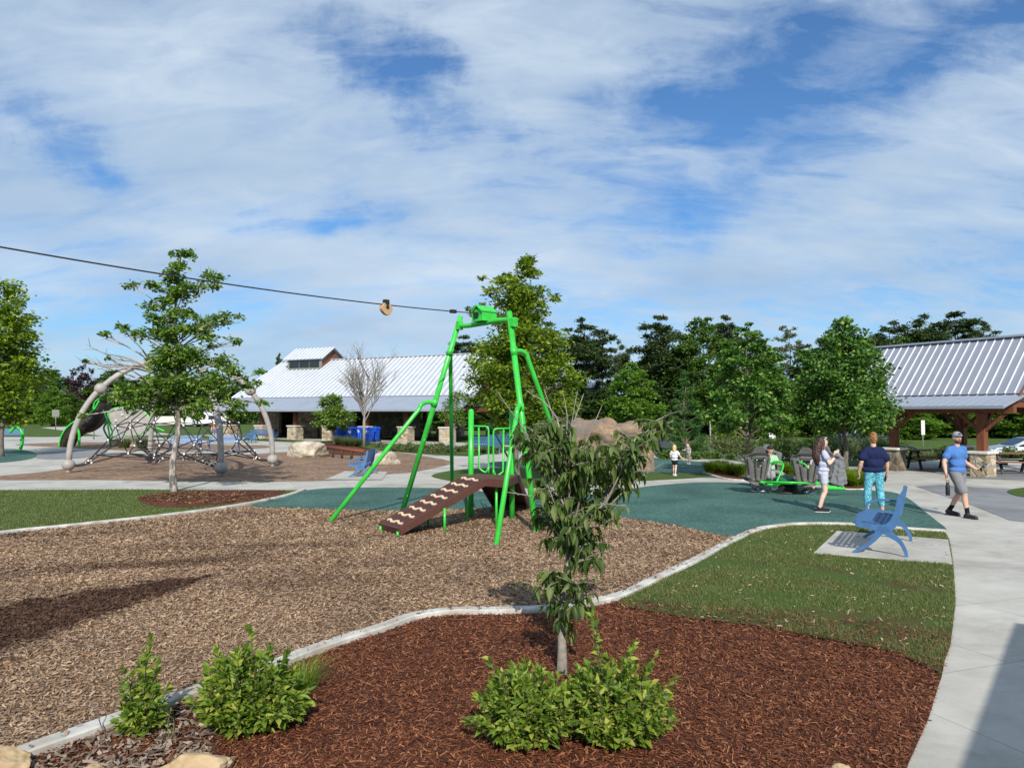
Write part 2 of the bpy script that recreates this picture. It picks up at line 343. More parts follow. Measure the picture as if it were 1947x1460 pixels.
def lawn(name, bare=.0):
    m, nt, b = mat0(name, .95, 0, .15); v = coords(nt); sy = nd(nt, 'ShaderNodeSeparateXYZ', {0: v}).outputs[1]
    n = nd(nt, 'ShaderNodeTexNoise', {'Vector': v, 'Scale': 60.0, 'Detail': 5.0, 'Roughness': .7}).outputs[0]
    n2 = nd(nt, 'ShaderNodeTexNoise', {'Vector': v, 'Scale': .9, 'Detail': 7.0, 'Roughness': .65}).outputs[0]
    col = ramp(nt, n, [(.3, (.035, .06, .013)), (.6, (.085, .135, .03)), (.8, (.14, .17, .055))])
    col = nd(nt, 'ShaderNodeMixRGB', {0: 1.0, 1: col, 2: ramp(nt, n2, [(.3, (.8, .85, .8)), (.7, (1.2, 1.15, 1.05))])}, blend_type='MULTIPLY').outputs[0]
    if bare:
        n3 = nd(nt, 'ShaderNodeTexNoise', {'Vector': v, 'Scale': 1.3, 'Detail': 8.0, 'Roughness': .7}).outputs[0]
        n3 = mth(nt, 'ADD', n3, mth(nt, 'MULTIPLY', mth(nt, 'MAXIMUM', mth(nt, 'SUBTRACT', 8.9, sy), 0.0), .07))
        col = nd(nt, 'ShaderNodeMixRGB', {0: ramp(nt, n3, [(.5, g(0)), (.64, g(bare))]), 1: col, 2: (.1, .05, .027, 1)}).outputs[0]
    nt.links.new(col, b.inputs['Base Color']); bump(nt, b, n, .8, .03); return m
M['lawn'] = lawn('lawn_grass'); M['lawn2'] = lawn('patchy_lawn', .75)
gp = lambda u, v: G(u, v)
_a, _b = G(-30, 1215), G(405, 1105)
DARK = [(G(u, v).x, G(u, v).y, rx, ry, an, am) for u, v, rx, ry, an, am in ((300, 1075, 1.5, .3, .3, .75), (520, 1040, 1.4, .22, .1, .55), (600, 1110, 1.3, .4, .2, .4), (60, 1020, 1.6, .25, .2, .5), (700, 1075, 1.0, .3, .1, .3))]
CH_COL = [(.1, .055, .032), (.2, .125, .075), (.3, .2, .125), (.38, .265, .18), (.27, .2, .15)]
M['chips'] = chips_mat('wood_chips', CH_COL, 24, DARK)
M['chips2'] = chips_mat('wood_chips_far', [(.11, .065, .04), (.22, .14, .095), (.33, .225, .155), (.18, .12, .085), (.4, .29, .2)], 9)
M['mulch'] = chips_mat('red_mulch', [(.04, .014, .008), (.085, .028, .014), (.14, .048, .022), (.19, .07, .032)], 34, stretch=(1, 2.6, 1))
M['asphalt'] = noisy('pale_asphalt', (.2, .2, .2), (.28, .28, .27), 20, .9)
M['green'] = paint('green_powder_coat', (.04, .48, .05), .3)
M['dkgreen'] = paint('dark_green_metal', (.02, .13, .06), .4)
M['blue'] = paint('blue_powder_coat', (.05, .135, .29), .5)
M['greyseat'] = noisy('grey_moulded_plastic', (.085, .082, .078), (.12, .115, .108), 40, .6, bst=.1)
M['archgrey'] = noisy('sand_grey_paint', (.3, .275, .25), (.38, .355, .33), 6, .55, bst=.08, c3=(.27, .25, .23))
M['black'] = noisy('black_rubber', (.012, .012, .013), (.025, .025, .026), 20, .55)
M['rope'] = noisy('black_rope', (.015, .015, .018), (.04, .04, .045), 60, .8)
M['white'] = paint('white_plastic', (.72, .72, .7), .4, .05)
M['deck'] = noisy('brown_coated_steel', (.07, .026, .018), (.105, .042, .03), 30, .55, bst=.3, bd=.004)
M['cream'] = paint('cream_tread', (.72, .52, .36), .6, .08)
M['wood'] = noisy('stained_timber', (.11, .035, .016), (.2, .07, .032), 6, .7, stretch=(6, 6, .6), bst=.3)
M['wooddark'] = noisy('dark_timber', (.035, .018, .012), (.075, .04, .025), 6, .75, stretch=(.7, 6, 6))
M['woodtop'] = noisy('brown_table_boards', (.13, .06, .03), (.22, .11, .06), 6, .6, stretch=(.7, 6, 6))
def metalroof(name, c, rough=.35, metal=.6):
    return noisy(name, tuple(x * .9 for x in c), c, 1.2, rough, metal, .03, .004, spec=.6, stretch=(1, 1, 1))
M['roof_white'] = metalroof('white_standing_seam', (.42, .45, .5), .5, .15)
M['roof_skirt'] = metalroof('blue_grey_metal', (.35, .39, .46), .45, .3)
M['roof_grey'] = metalroof('galvanised_panel', (.27, .285, .34), .55, .15)
M['seam'] = metalroof('bright_seam', (.85, .87, .9), .35, .2)
def stone(name, sc=3.2, tone=1.0):
    m, nt, b = mat0(name, .85, 0, .3); v = coords(nt, (1, 1, 1.5))
    vo = nd(nt, 'ShaderNodeTexVoronoi', {'Vector': v, 'Scale': sc}); sp = nd(nt, 'ShaderNodeSeparateXYZ', {0: vo.outputs['Color']}).outputs[0]
    col = ramp(nt, sp, [(0, tuple(x * tone for x in (.22, .16, .1))), (.4, tuple(x * tone for x in (.42, .33, .21))), (.8, tuple(x * tone for x in (.56, .47, .33))), (1, tuple(x * tone for x in (.3, .28, .25)))])
    ve = nd(nt, 'ShaderNodeTexVoronoi', {'Vector': v, 'Scale': sc}, feature='DISTANCE_TO_EDGE').outputs[0]
    n = nd(nt, 'ShaderNodeTexNoise', {'Vector': v, 'Scale': 14.0, 'Detail': 6.0}).outputs[0]
    col = nd(nt, 'ShaderNodeMixRGB', {0: 1.0, 1: col, 2: ramp(nt, n, [(.3, g(.7)), (.7, g(1.15))])}, blend_type='MULTIPLY').outputs[0]
    col = nd(nt, 'ShaderNodeMixRGB', {0: ramp(nt, ve, [(.02, g(1)), (.06, g(0))]), 1: col, 2: (.3 * tone, .27 * tone, .22 * tone, 1)}).outputs[0]
    nt.links.new(col, b.inputs['Base Color']); bump(nt, b, mth(nt, 'MINIMUM', ve, .12), .9, .15); return m
M['stone'] = stone('ledge_stone'); M['stone_wall'] = stone('stone_wall', 2.2, .55); M['stone_shaded'] = stone('shaded_stone_pier', 3.4, .5)  # last one: pier stone in a darker copy, shade put into its colour
M['cap'] = noisy('limestone_cap', (.55, .52, .46), (.68, .65, .58), 8, .8)
M['brick'] = noisy('orange_cladding', (.15, .07, .04), (.22, .1, .06), 12, .8)
M['glassdark'] = noisy('dark_glass', (.01, .012, .014), (.02, .022, .025), 3, .12, spec=.7)
M['interior'] = noisy('dark_interior_wall', (.1, .085, .07), (.14, .12, .1), 4, .9)
M['trim'] = paint('grey_green_trim', (.2, .21, .18), .5)
M['bark'] = noisy('grey_bark', (.09, .07, .055), (.2, .17, .14), 18, .9, bst=.6, bd=.02, stretch=(1, 1, .3))
M['bark_pale'] = noisy('mottled_pale_bark', (.13, .11, .095), (.42, .38, .34), 7, .9, bst=.5, bd=.02, lo=.45, hi=.55, stretch=(1, 1, .5))
M['twig'] = noisy('pale_twig', (.17, .15, .125), (.3, .27, .23), 20, .9, bst=.3)
M['rock_tan'] = noisy('tan_moulded_rock', (.2, .13, .085), (.36, .25, .16), 5, .9, bst=.8, bd=.08, c3=(.15, .13, .115), s3=1.6)
M['rock_pale'] = noisy('limestone_boulder', (.34, .29, .21), (.58, .52, .42), 3.5, .9, bst=.6, bd=.05, c3=(.27, .22, .16), s3=2)
M['rock_gold'] = noisy('golden_sandstone', (.36, .24, .12), (.6, .45, .27), 6, .9, bst=.5, bd=.02, c3=(.3, .2, .12), s3=3)
M['bin'] = paint('blue_bin_plastic', (.015, .12, .7), .4)
M['carblue'] = paint('navy_car_paint', (.012, .016, .035), .2); M['carsilver'] = paint('silver_car_paint', (.42, .47, .52), .25, .05, .4); M['carwhite'] = paint('white_van_paint', (.7, .7, .7), .3)
M['tyre'] = noisy('tyre', (.015, .015, .015), (.03, .03, .03), 20, .8); M['rim'] = paint('alloy_rim', (.4, .4, .42), .3, .05, .8)
M['lampglass'] = paint('headlight_glass', (.65, .68, .7), .15, .05)

exec_parts = []
# ------------------------------------------------------------ the ground
def poly_sheet(name, pts, z, mat, label=None):
    bm = bmesh.new(); vs = [bm.verts.new((p[0], p[1], z)) for p in pts]; f = bm.faces.new(vs)
    if f.normal.z < 0: f.normal_flip()
    bmesh.ops.triangulate(bm, faces=[f]); bm.normal_update()
    for q in bm.faces:
        if q.normal.z < 0: q.normal_flip()
    me = bpy.data.meshes.new(name); bm.to_mesh(me); bm.free(); me.materials.append(mat)
    o = bpy.data.objects.new(name, me); C.objects.link(o); o['kind'] = 'structure'; return o
def pix(pts, k=5): return [(p.x, p.y) for p in smooth_line([G(u, v) for u, v in pts], k, True)]
def pixl(pts): return [(G(u, v).x, G(u, v).y) for u, v in pts]

def terrain():
    xs = np.concatenate([np.linspace(-900, -60, 12), np.linspace(-50, 70, 61), np.linspace(80, 900, 12)]); ys = np.concatenate([np.linspace(-60, 20, 9), np.linspace(24, 70, 24), np.linspace(80, 1500, 20)])
    V = [(x, y, dip(x, y)) for y in ys for x in xs]; n = len(xs)
    Fc = [(j * n + i, j * n + i + 1, (j + 1) * n + i + 1, (j + 1) * n + i) for j in range(len(ys) - 1) for i in range(n - 1)]
    o = np_mesh('ground', V, Fc, M['lawn'], smooth=True); o['kind'] = 'structure'
terrain()
CURB_R = [(1797, 1014), (1700, 1008), (1625, 1001), (1526, 1000), (1453, 1008), (1400, 1028), (1330, 1066), (1250, 1105), (1180, 1138), (1130, 1150), (1050, 1163), (940, 1167), (860, 1168), (790, 1178), (740, 1195), (650, 1224), (560, 1257), (500, 1282), (340, 1335), (200, 1385), (50, 1440), (-80, 1490), (-300, 1580)]
CURB_L = [(-120, 1040), (0, 1017), (150, 1001), (330, 981), (450, 964), (540, 946), (578, 933)]
SIDE = [(1700, 937), (1730, 951), (1759, 975), (1782, 993), (1797, 1013), (1806, 1032), (1813, 1078), (1817, 1150), (1808, 1230), (1790, 1290), (1765, 1370), (1725, 1460), (1660, 1620)]
plaza = [(-150, 831), (100, 831), (200, 829), (300, 832), (420, 836), (560, 841), (640, 845), (712, 856), (760, 860), (830, 866), (900, 868), (960, 858), (1080, 856), (1250, 860), (1330, 866), (1420, 880), (1560, 892), (1600, 888), (1700, 882), (1800, 874), (1960, 872), (2150, 872), (2300, 1050), (2300, 1700), (1660, 1700)]
poly_sheet('plaza', pixl(plaza + [(1660, 1620), (1725, 1460), (1790, 1290), (1817, 1150), (1700, 1080), (-150, 1080)]), .008, M['conc'])
# wood-chip play area in front
near_chips = pixl(CURB_L[:-1] + [(560, 950)]) + pixl([(640, 966), (1100, 966), (1400, 1020)]) + pixl(CURB_R[5:]) + pixl([(-700, 1580), (-700, 1040)])
poly_sheet('play_area_chips', near_chips, .018, M['chips'])
lawn_left = pixl([(-150, 938), (0, 933), (250, 932), (500, 933), (572, 933), (540, 944), (450, 962), (330, 979), (150, 999), (0, 1015), (-150, 1040)])
poly_sheet('lawn_left', lawn_left, .022, M['lawn'])
rub = pix([(572, 935), (640, 929), (760, 928), (870, 931), (960, 941), (1040, 944), (1150, 939), (1230, 926), (1340, 918), (1440, 921), (1560, 928), (1642, 933), (1697, 937), (1730, 951), (1759, 975), (1782, 993), (1795, 1011), (1700, 1005), (1625, 998), (1526, 997), (1453, 1005), (1398, 1023),
           (1300, 1004), (1200, 988), (1100, 974), (1000, 968), (870, 970), (760, 973), (640, 970), (480, 963), (530, 948)], 4)
poly_sheet('rubber_surface', rub, .026, M['rubber'])
lawn_right = pixl([(p[0], p[1]) for p in CURB_R[:9]]) + pixl([(1180, 1155), (1300, 1178), (1450, 1195), (1560, 1218), (1700, 1243), (1788, 1285)]) + pixl([SIDE[i] for i in (9, 8, 7, 6, 5, 4)][1:])
poly_sheet('lawn_right', lawn_right, .030, M['lawn2'])
mulch = pixl(CURB_R[8:]) + pixl([(-300, 1800), (1500, 1800), (1660, 1620), (1725, 1460), (1765, 1370), (1790, 1288), (1700, 1243), (1560, 1218), (1450, 1195), (1300, 1178)])
poly_sheet('mulch_bed', mulch, .012, M['mulch'])
# second play area with the net climber, islands and pads behind
far_chips = pix([(-60, 912), (60, 900), (130, 890), (160, 878), (180, 868), (280, 863), (450, 865), (553, 859), (700, 857), (761, 861), (815, 869), (860, 880), (790, 897), (735, 902), (620, 914), (430, 916), (200, 913)], 4)
poly_sheet('climber_area_chips', far_chips, .016, M['chips2'])
poly_sheet('slide_area_chips', pix([(30, 845), (150, 841), (300, 842), (420, 846), (500, 847), (505, 852), (400, 856), (250, 857), (100, 850)], 4), .016, M['chips2'])
poly_sheet('bench_pad_back', pixl([(617, 913), (656, 897), (737, 898), (727, 913)]), .030, M['conc'])
poly_sheet('boulder_island', pix([(566, 847), (640, 843), (712, 856), (700, 866), (600, 862)], 4), .024, M['mulch'])
poly_sheet('grass_strip_building', pixl([(520, 835), (620, 838), (716, 843), (900, 849), (960, 856), (900, 866), (712, 856), (640, 843), (560, 842)]), .024, M['lawn'])
poly_sheet('building_apron', pixl([(380, 827), (560, 830), (900, 843), (1010, 850), (900, 850), (716, 843), (520, 835), (420, 833)]), .026, M['conc'])
poly_sheet('tree_ring_mulch', pix([(262, 948), (330, 937), (470, 933), (545, 936), (500, 950), (400, 964), (300, 966)], 5), .030, M['mulch'])
poly_sheet('far_path', pixl([(77, 813), (180, 806), (400, 800), (405, 804), (230, 813), (330, 826), (210, 831), (140, 821)]), .010, M['conc'])
poly_sheet('grey_paving_left', pix([(68, 862), (130, 856), (200, 855), (190, 866), (120, 873), (72, 872)], 3), .014, M['conc_grey'])
poly_sheet('rubber_circle_left', pix([(-40, 858), (30, 854), (68, 862), (60, 872), (0, 880), (-60, 880)], 5), .020, M['rubber'])
poly_sheet('grass_middle', pix([(820, 905), (880, 893), (1000, 890), (1150, 897), (1330, 902), (1335, 908), (1200, 916), (1080, 925), (980, 928), (880, 918)], 4), .020, M['lawn'])
poly_sheet('rubber_back', pix([(930, 880), (1000, 876), (1120, 874), (1250, 872), (1330, 878), (1400, 884), (1440, 893), (1400, 908), (1330, 908), (1200, 903), (1060, 896), (960, 890)], 4), .016, M['rubber'])
isl1 = [(1340, 900), (1370, 889), (1440, 884), (1530, 890), (1570, 900), (1560, 910), (1450, 915), (1380, 912)]
poly_sheet('planting_island', pix(isl1, 5), .030, M['mulch'])
isl2 = [(1560, 905), (1610, 897), (1655, 903), (1670, 918), (1650, 931), (1580, 928)]
poly_sheet('tree_island', pix(isl2, 5), .030, M['mulch'])
poly_sheet('grey_paving', pixl([(1740, 925), (1790, 922), (1870, 928), (2100, 936), (2100, 1000), (1947, 993), (1920, 990), (1850, 962)]), .014, M['conc_grey'])
poly_sheet('grey_paving_back', pixl([(1735, 893), (1760, 890), (2100, 893), (2100, 917), (1840, 910)]), .014, M['conc_grey'])
poly_sheet('grass_circle', pix([(1915, 935), (1950, 928), (2020, 930), (2010, 945), (1945, 946)], 5), .024, M['lawn'])
pad = [(1548, 1056), (1592, 1014), (1803, 1031), (1811, 1077)]
m = MB(); m.prism(pixl(pad), .0, .05); o = m.build('bench_pad', M['conc']); o['kind'] = 'structure'

def curb(name, pts, w=.14, h=.07, k=6, mat='curb'):
    ln = smooth_line([G(u, v) for u, v in pts], k); vs, fs = [], []
    for i, p in enumerate(ln):
        t = ln[min(i + 1, len(ln) - 1)] - ln[max(i - 1, 0)]; t.z = 0; t.normalize(); s = Vector((t.y, -t.x, 0)) * w / 2
        b = .012
        for q, z in ((-s, -.02), (-s, h - b), (-s * .82, h), (s * .82, h), (s, h - b), (s, -.02)): vs.append((p.x + q.x + .006 * noise.noise(p * 3), p.y + q.y, z + .006 * noise.noise(p * 2.3 + q)))
    for i in range(len(ln) - 1):
        for j in range(5): fs.append((i * 6 + j, i * 6 + j + 1, (i + 1) * 6 + j + 1, (i + 1) * 6 + j))
    m = MB(); m.add(vs, fs); o = m.build(name, M[mat]); o['kind'] = 'structure'
    return o
curb('kerb', CURB_R); curb('kerb', CURB_L); curb('kerb', isl1 + [isl1[0]], .14, .06)
curb('kerb', isl2 + [isl2[0]], .1, .05)
def strip_on_terrain(name, a, b, w, mat, dz=.03, n=60):
    a, b = Vector(a), Vector(b); t = (b - a).normalized(); s = Vector((-t.y, t.x, 0)) * w / 2; V = []
    for i in range(n + 1):
        p = a + (b - a) * i / n
        for k in range(5):
            q = p + s * (k / 2 - 1); V.append((q.x, q.y, dip(q.x, q.y) + dz))
    Fc = [(i * 5 + k, i * 5 + k + 1, i * 5 + k + 6, i * 5 + k + 5) for i in range(n) for k in range(4)]
    o = np_mesh(name, V, Fc, mat, smooth=True); o['kind'] = 'structure'
strip_on_terrain('road', (8, 57, 0), (80, 50, 0), 10, M['asphalt'], .05)

# loose chips, shreds and grass blades (countless: one object each)
def loose(name, poly, bb, dens, L, Wd, z, mat, ref=7.0, pw=1.6, tilt=.35, label=None, excl=None):
    x0, x1, y0, y1 = bb; n = int((x1 - x0) * (y1 - y0) * dens); x = rng.uniform(x0, x1, n); y = rng.uniform(y0, y1, n)
    k = inpoly(x, y, poly) & (np.abs(x) < .72 * y + .6) & (rng.random(n) < np.minimum(1, (ref / y) ** pw))
    if excl is not None: k &= ~inpoly(x, y, excl)
    x, y = x[k], y[k]; n = len(x); th = rng.uniform(0, 2 * math.pi, n)
    d = np.stack([np.cos(th), np.sin(th), rng.normal(0, tilt, n)], 1); d, s, m = frames(d, rng.normal(0, tilt * 1.3, n))
    sc = (np.maximum(1, y / ref) ** .55)[:, None]
    l = (L * rng.uniform(.4, 1.4, n))[:, None] * sc; w = (Wd * rng.uniform(.5, 1.5, n))[:, None] * sc; p = np.stack([x, y, z + rng.random(n) * .018], 1)
    V = np.stack([p - d * l / 2 - s * w * .35, p - d * l / 2 * .8 + s * w / 2, p + d * l / 2 + s * w * .3, p + d * l / 2 * .85 - s * w / 2], 1).reshape(-1, 3)
    o = np_mesh(name, V, np.arange(4 * n).reshape(n, 4), mat); tag(o, kind='stuff'); o['label'] = label; o['category'] = 'ground cover'; return o
def chip_island_mat(name, cols, dark):
    m, nt, b = mat0(name, .85, 0, .25); ge = nd(nt, 'ShaderNodeNewGeometry'); v = coords(nt)
    col = ramp(nt, ge.outputs['Random Per Island'], [(i / (len(cols) - 1), c) for i, c in enumerate(cols)])
    n2 = nd(nt, 'ShaderNodeTexNoise', {'Vector': v, 'Scale': .8, 'Detail': 5.0}).outputs[0]
    col = nd(nt, 'ShaderNodeMixRGB', {0: 1.0, 1: col, 2: ramp(nt, n2, [(.3, (.72, .68, .66)), (.7, (1.12, 1.08, 1.02))])}, blend_type='MULTIPLY').outputs[0]
    nt.links.new(darkened(nt, col, v, dark), b.inputs['Base Color']); return m
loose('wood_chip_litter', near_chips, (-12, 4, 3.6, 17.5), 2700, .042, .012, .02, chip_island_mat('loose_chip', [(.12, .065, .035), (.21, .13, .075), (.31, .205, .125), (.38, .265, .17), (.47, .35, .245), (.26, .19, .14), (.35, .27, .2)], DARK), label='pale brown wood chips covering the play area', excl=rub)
spill = pixl([(-80, 1510), (50, 1452), (200, 1396), (340, 1346), (400, 1360), (420, 1410), (390, 1470), (330, 1700), (-200, 1750)])
loose('wood_chip_litter', spill, (-6, 1, 2.5, 8), 1100, .06, .02, .026, islandmat('spilled_chip', [(.07, .045, .03), (.15, .105, .075), (.24, .18, .13), (.32, .25, .19), (.19, .165, .14)]), label='weathered wood chips spilled over the kerb at the lower left')
kb = [(G(u, v).x, G(u, v).y) for u, v in CURB_R[4:]]; kb = [(x, y + .12) for x, y in kb] + [(x, y - .1) for x, y in reversed(kb)]
loose('chips_on_kerb', kb, (-6, 7, 3, 14), 160, .05, .016, .075, islandmat('kerb_chip', [(.07, .04, .03), (.16, .1, .07), (.28, .2, .14), (.4, .3, .22)]), label='stray chips lying on and beside the long pale kerb', ref=9)
loose('mulch_litter', mulch, (-4, 6, 3.0, 10), 3400, .045, .008, .014, islandmat('red_shred', [(.045, .014, .008), (.095, .028, .013), (.15, .048, .021), (.2, .07, .03), (.33, .15, .07)]), label='reddish brown shredded mulch in the planting bed', tilt=.3)
edge = [(1150, 1142), (1300, 1150), (1450, 1165), (1560, 1180), (1700, 1190), (1812, 1215), (1792, 1292), (1700, 1252), (1560, 1226), (1450, 1202), (1300, 1186), (1170, 1160)]
loose('mulch_litter', pixl(edge), (0, 7, 5, 11), 900, .045, .009, .034, islandmat('strayed_shred', [(.045, .014, .008), (.1, .035, .016), (.16, .06, .028), (.26, .14, .08)]), label='thin strayed mulch over the worn edge of the right lawn')
loose('chips_on_lawn', lawn_right, (0, 9, 7, 14), 25, .045, .014, .04, islandmat('stray_chip', [(.2, .12, .07), (.35, .25, .16), (.5, .4, .3)]), label='stray wood chips scattered over the right lawn', ref=9)
def blades(name, poly, bb, dens, h, wd, z, mat, ref, label, excl=None, bare=0):
    x0, x1, y0, y1 = bb; n = int((x1 - x0) * (y1 - y0) * dens); x = rng.uniform(x0, x1, n); y = rng.uniform(y0, y1, n)
    k = inpoly(x, y, poly) & (np.abs(x) < .72 * y + .6) & (rng.random(n) < np.minimum(1, (ref / y) ** 1.6))
    if excl is not None: k &= ~inpoly(x, y, excl)
    x, y = x[k], y[k]
    if bare:
        nz = np.array([noise.fractal(Vector((a * .8, b * .8, 3.3)), .9, 2.0, 4) for a, b in zip(x, y)]); k = nz + np.maximum(0, 8.6 - y) * .14 < rng.uniform(.0, .5, len(x)) + .06; x, y = x[k], y[k]
    n = len(x); th = rng.uniform(0, 2 * math.pi, n); hh = h * rng.uniform(.5, 1.4, n); w = wd * np.maximum(1, y / ref) ** .6
    p = np.stack([x, y, np.full(n, z)], 1); s = np.stack([np.cos(th), np.sin(th), np.zeros(n)], 1) * (w / 2)[:, None]
    tip = p + np.stack([rng.normal(0, .45, n) * hh, rng.normal(0, .45, n) * hh, hh], 1)
    V = np.stack([p - s, p + s, tip], 1).reshape(-1, 3); o = np_mesh(name, V, np.arange(3 * n).reshape(n, 3), mat); tag(o, kind='stuff'); o['label'] = label; o['category'] = 'grass'
GR = leafmat('grass_blade', [(.055, .085, .02), (.09, .13, .03), (.125, .165, .045), (.17, .19, .07), (.26, .22, .12)], .3)
padp = pixl(pad)
blades('grass_blades', lawn_right, (1, 10, 6.5, 15), 5200, .035, .006, .03, GR, 8, 'short patchy grass between kerb and sidewalk', padp, 1)
blades('grass_blades', lawn_left, (-18, -3, 12, 22), 1500, .035, .010, .022, GR, 12, 'short grass of the left lawn', pix([(262, 948), (330, 937), (470, 933), (545, 936), (500, 950), (400, 964), (300, 966)], 5))
# ------------------------------------------------------------ long shelter building on the left
def slab(m, a, b, c, d, th):
    """quad a b c d with thickness th along its normal (downwards)"""
    a, b, c, d = map(Vector, (a, b, c, d)); n = (b - a).cross(d - a).normalized() * th
    m.add([a, b, c, d, a - n, b - n, c - n, d - n], [(0, 1, 2, 3), (7, 6, 5, 4), (0, 4, 5, 1), (1, 5, 6, 2), (2, 6, 7, 3), (3, 7, 4, 0)])
def seam_rows(m, e0, e1, r0, r1, n, h=.05, w=.06):
    e0, e1, r0, r1 = map(Vector, (e0, e1, r0, r1)); nrm = (e1 - e0).cross(r0 - e0).normalized()
    if nrm.z < 0: nrm = -nrm
    for i in range(n + 1):
        t = i / n; a = e0.lerp(e1, t) + nrm * h / 2; b = r0.lerp(r1, t) + nrm * h / 2; m.beam(a, b, w, h, nrm)
def stone_pier(x, y, w, h, root, cap=True, mat='stone'):
    m = MB(); m.box((x, y, h / 2), (w, w, h)); p = m.build('pier', M[mat], root, .02)
    if cap:
        m = MB(); m.box((x, y, h + .045), (w + .12, w + .12, .09)); m.build('pier_cap', M['cap'], p, .015)
    return p
def shelter():
    ang = math.atan2(-11, 21); L = 22.4
    root = empty('shelter_building', (-24.6, 66, 0), 'long open park shelter with white metal roof, small roof cupola and stone piers', 'building', rz=ang)
    # local x along the front, y to the back
    D = 13.5; ye = -1.3; yb = 1.4; yr = D / 2; ze, zb, zr = 2.45, 3.55, 7.1
    x0, x1 = -1.6, L + 1.5
    m = MB(); slab(m, (x0, yb, zb), (x1, yb, zb), (x1 - .6, yr, zr), (x0 + .9, yr, zr), .12)
    slab(m, (x0 + .9, yr, zr), (x1 - .6, yr, zr), (x1, D - yb, zb), (x0, D - yb, zb), .12)
    m.beam((x0 + .9, yr, zr + .04), (x1 - .6, yr, zr + .04), .3, .08)
    rf = m.build('roof', M['roof_white'], root); m = MB(); seam_rows(m, (x0 + .05, yb, zb), (x1 - .05, yb, zb), (x0 + .95, yr, zr), (x1 - .65, yr, zr), 50, .06, .075); m.build('standing_seams', M['seam'], rf)
    m = MB(); slab(m, (x0 - .5, ye, ze), (x1 + .3, ye, ze), (x1, yb - .03, zb - .06), (x0, yb - .03, zb - .06), .1)
    slab(m, (x0, D - yb + .03, zb - .06), (x1, D - yb + .03, zb - .06), (x1 + .3, D - ye, ze), (x0 - .5, D - ye, ze), .1)
    m.beam((x0 - .5, ye - .05, ze - .06), (x1 + .3, ye - .05, ze - .06), .1, .14); m.build('lower_roof', M['roof_skirt'], root)
    for xx in (x0 + 1.2, x1 - 1.0): m = MB(); m.add([(xx, yb + .1, zb - .12), (xx, D - yb - .1, zb - .12), (xx, yr, zr - .2), (xx + .15, yb + .1, zb - .12), (xx + .15, D - yb - .1, zb - .12), (xx + .15, yr, zr - .2)], [(0, 2, 1), (3, 4, 5), (0, 1, 4, 3), (1, 2, 5, 4), (2, 0, 3, 5)]); m.build('gable', M['brick'], root)
    m = MB(); m.beam((0, 0, 2.42), (L, 0, 2.42), .25, .3); m.beam((0, D, 2.42), (L, D, 2.42), .25, .3)
    for k in range(7): m.beam((k * L / 6, .14, 2.45), (k * L / 6, D - .14, 2.45), .22, .28)
    m.build('beams', M['wood'], root)
    for k in range(7):
        x = k * L / 6
        for y in (0, D):
            stone_pier(x, y, .92, 1.08, root)
            m = MB(); m.tube([(x, y, 1.17), (x, y, 2.28)], .2, 12); m.build('post', M['wood'], root)
    # closed rooms on the left half
    m = MB()
    for a, b in ((.8, 3.2), (4.9, 7.6), (7.9, 11.6)): m.box(((a + b) / 2, 2.6, 1.5), (b - a, .3, 3.0))
    m.box((.8, D / 2 + 1.2, 1.5), (.3, D - 5.6, 3.0)); m.box((11.6, D / 2 + 1.2, 1.5), (.3, D - 5.6, 3.0)); m.box((6.2, D - 2.4, 1.5), (10.8, .3, 3.0)); m.build('wall', M['stone_wall'], root)
    m = MB(); m.box((4.05, 4.4, 1.4), (1.7, .1, 2.8)); m.build('door_panel', M['interior'], root)
    m = MB(); m.box((6.2, 7.2, 3.06), (11.2, 10, .1)); m.build('ceiling', M['interior'], root)
    # cupola astride the ridge
    cx0, cx1, hd, zw, zt = 1.4, 5.4, 1.35, 7.25, 8.15
    m = MB(); cxm = (cx0 + cx1) / 2; m.box((cxm, yr, (5.6 + zw) / 2), (cx1 - cx0, 2 * hd, zw - 5.6)); m.add([(cx0, yr - hd, zw + .005), (cx0, yr + hd, zw + .005), (cx0, yr, zt), (cx1, yr - hd, zw + .005), (cx1, yr + hd, zw + .005), (cx1, yr, zt)], [(0, 2, 1), (3, 4, 5), (0, 1, 4, 3), (1, 2, 5, 4), (2, 0, 3, 5)])
    cu = m.build('cupola', M['brick'], root)
    m = MB(); m.box((cxm, yr - hd - .05, 6.68), (cx1 - cx0 + .1, .1, 1.15)); m.build('window_band', M['trim'], cu)
    for k in range(3): m = MB(); m.box((cxm + (k - 1) * 1.22, yr - hd - .115, 6.72), (1.14, .04, .72)); m.build('window_pane', M['glassdark'], cu)
    m = MB(); e = hd + .35; ze2 = zw - .12; slab(m, (cx0 - .35, yr - e, ze2), (cx1 + .35, yr - e, ze2), (cx1 + .35, yr, zt + .12), (cx0 - .35, yr, zt + .12), .08); slab(m, (cx0 - .35, yr, zt + .12), (cx1 + .35, yr, zt + .12), (cx1 + .35, yr + e, ze2), (cx0 - .35, yr + e, ze2), .08); cr = m.build('cupola_roof', M['roof_white'], cu)
    m = MB(); seam_rows(m, (cx0 - .3, yr - e, ze2), (cx1 + .3, yr - e, ze2), (cx0 - .3, yr, zt + .12), (cx1 + .3, yr, zt + .12), 10, .05, .1); m.build('standing_seams', M['seam'], cr)
    return root
sh_root = shelter()
def on_shelter(x, y): return sh_root.matrix_basis @ Vector((x, y, 0))

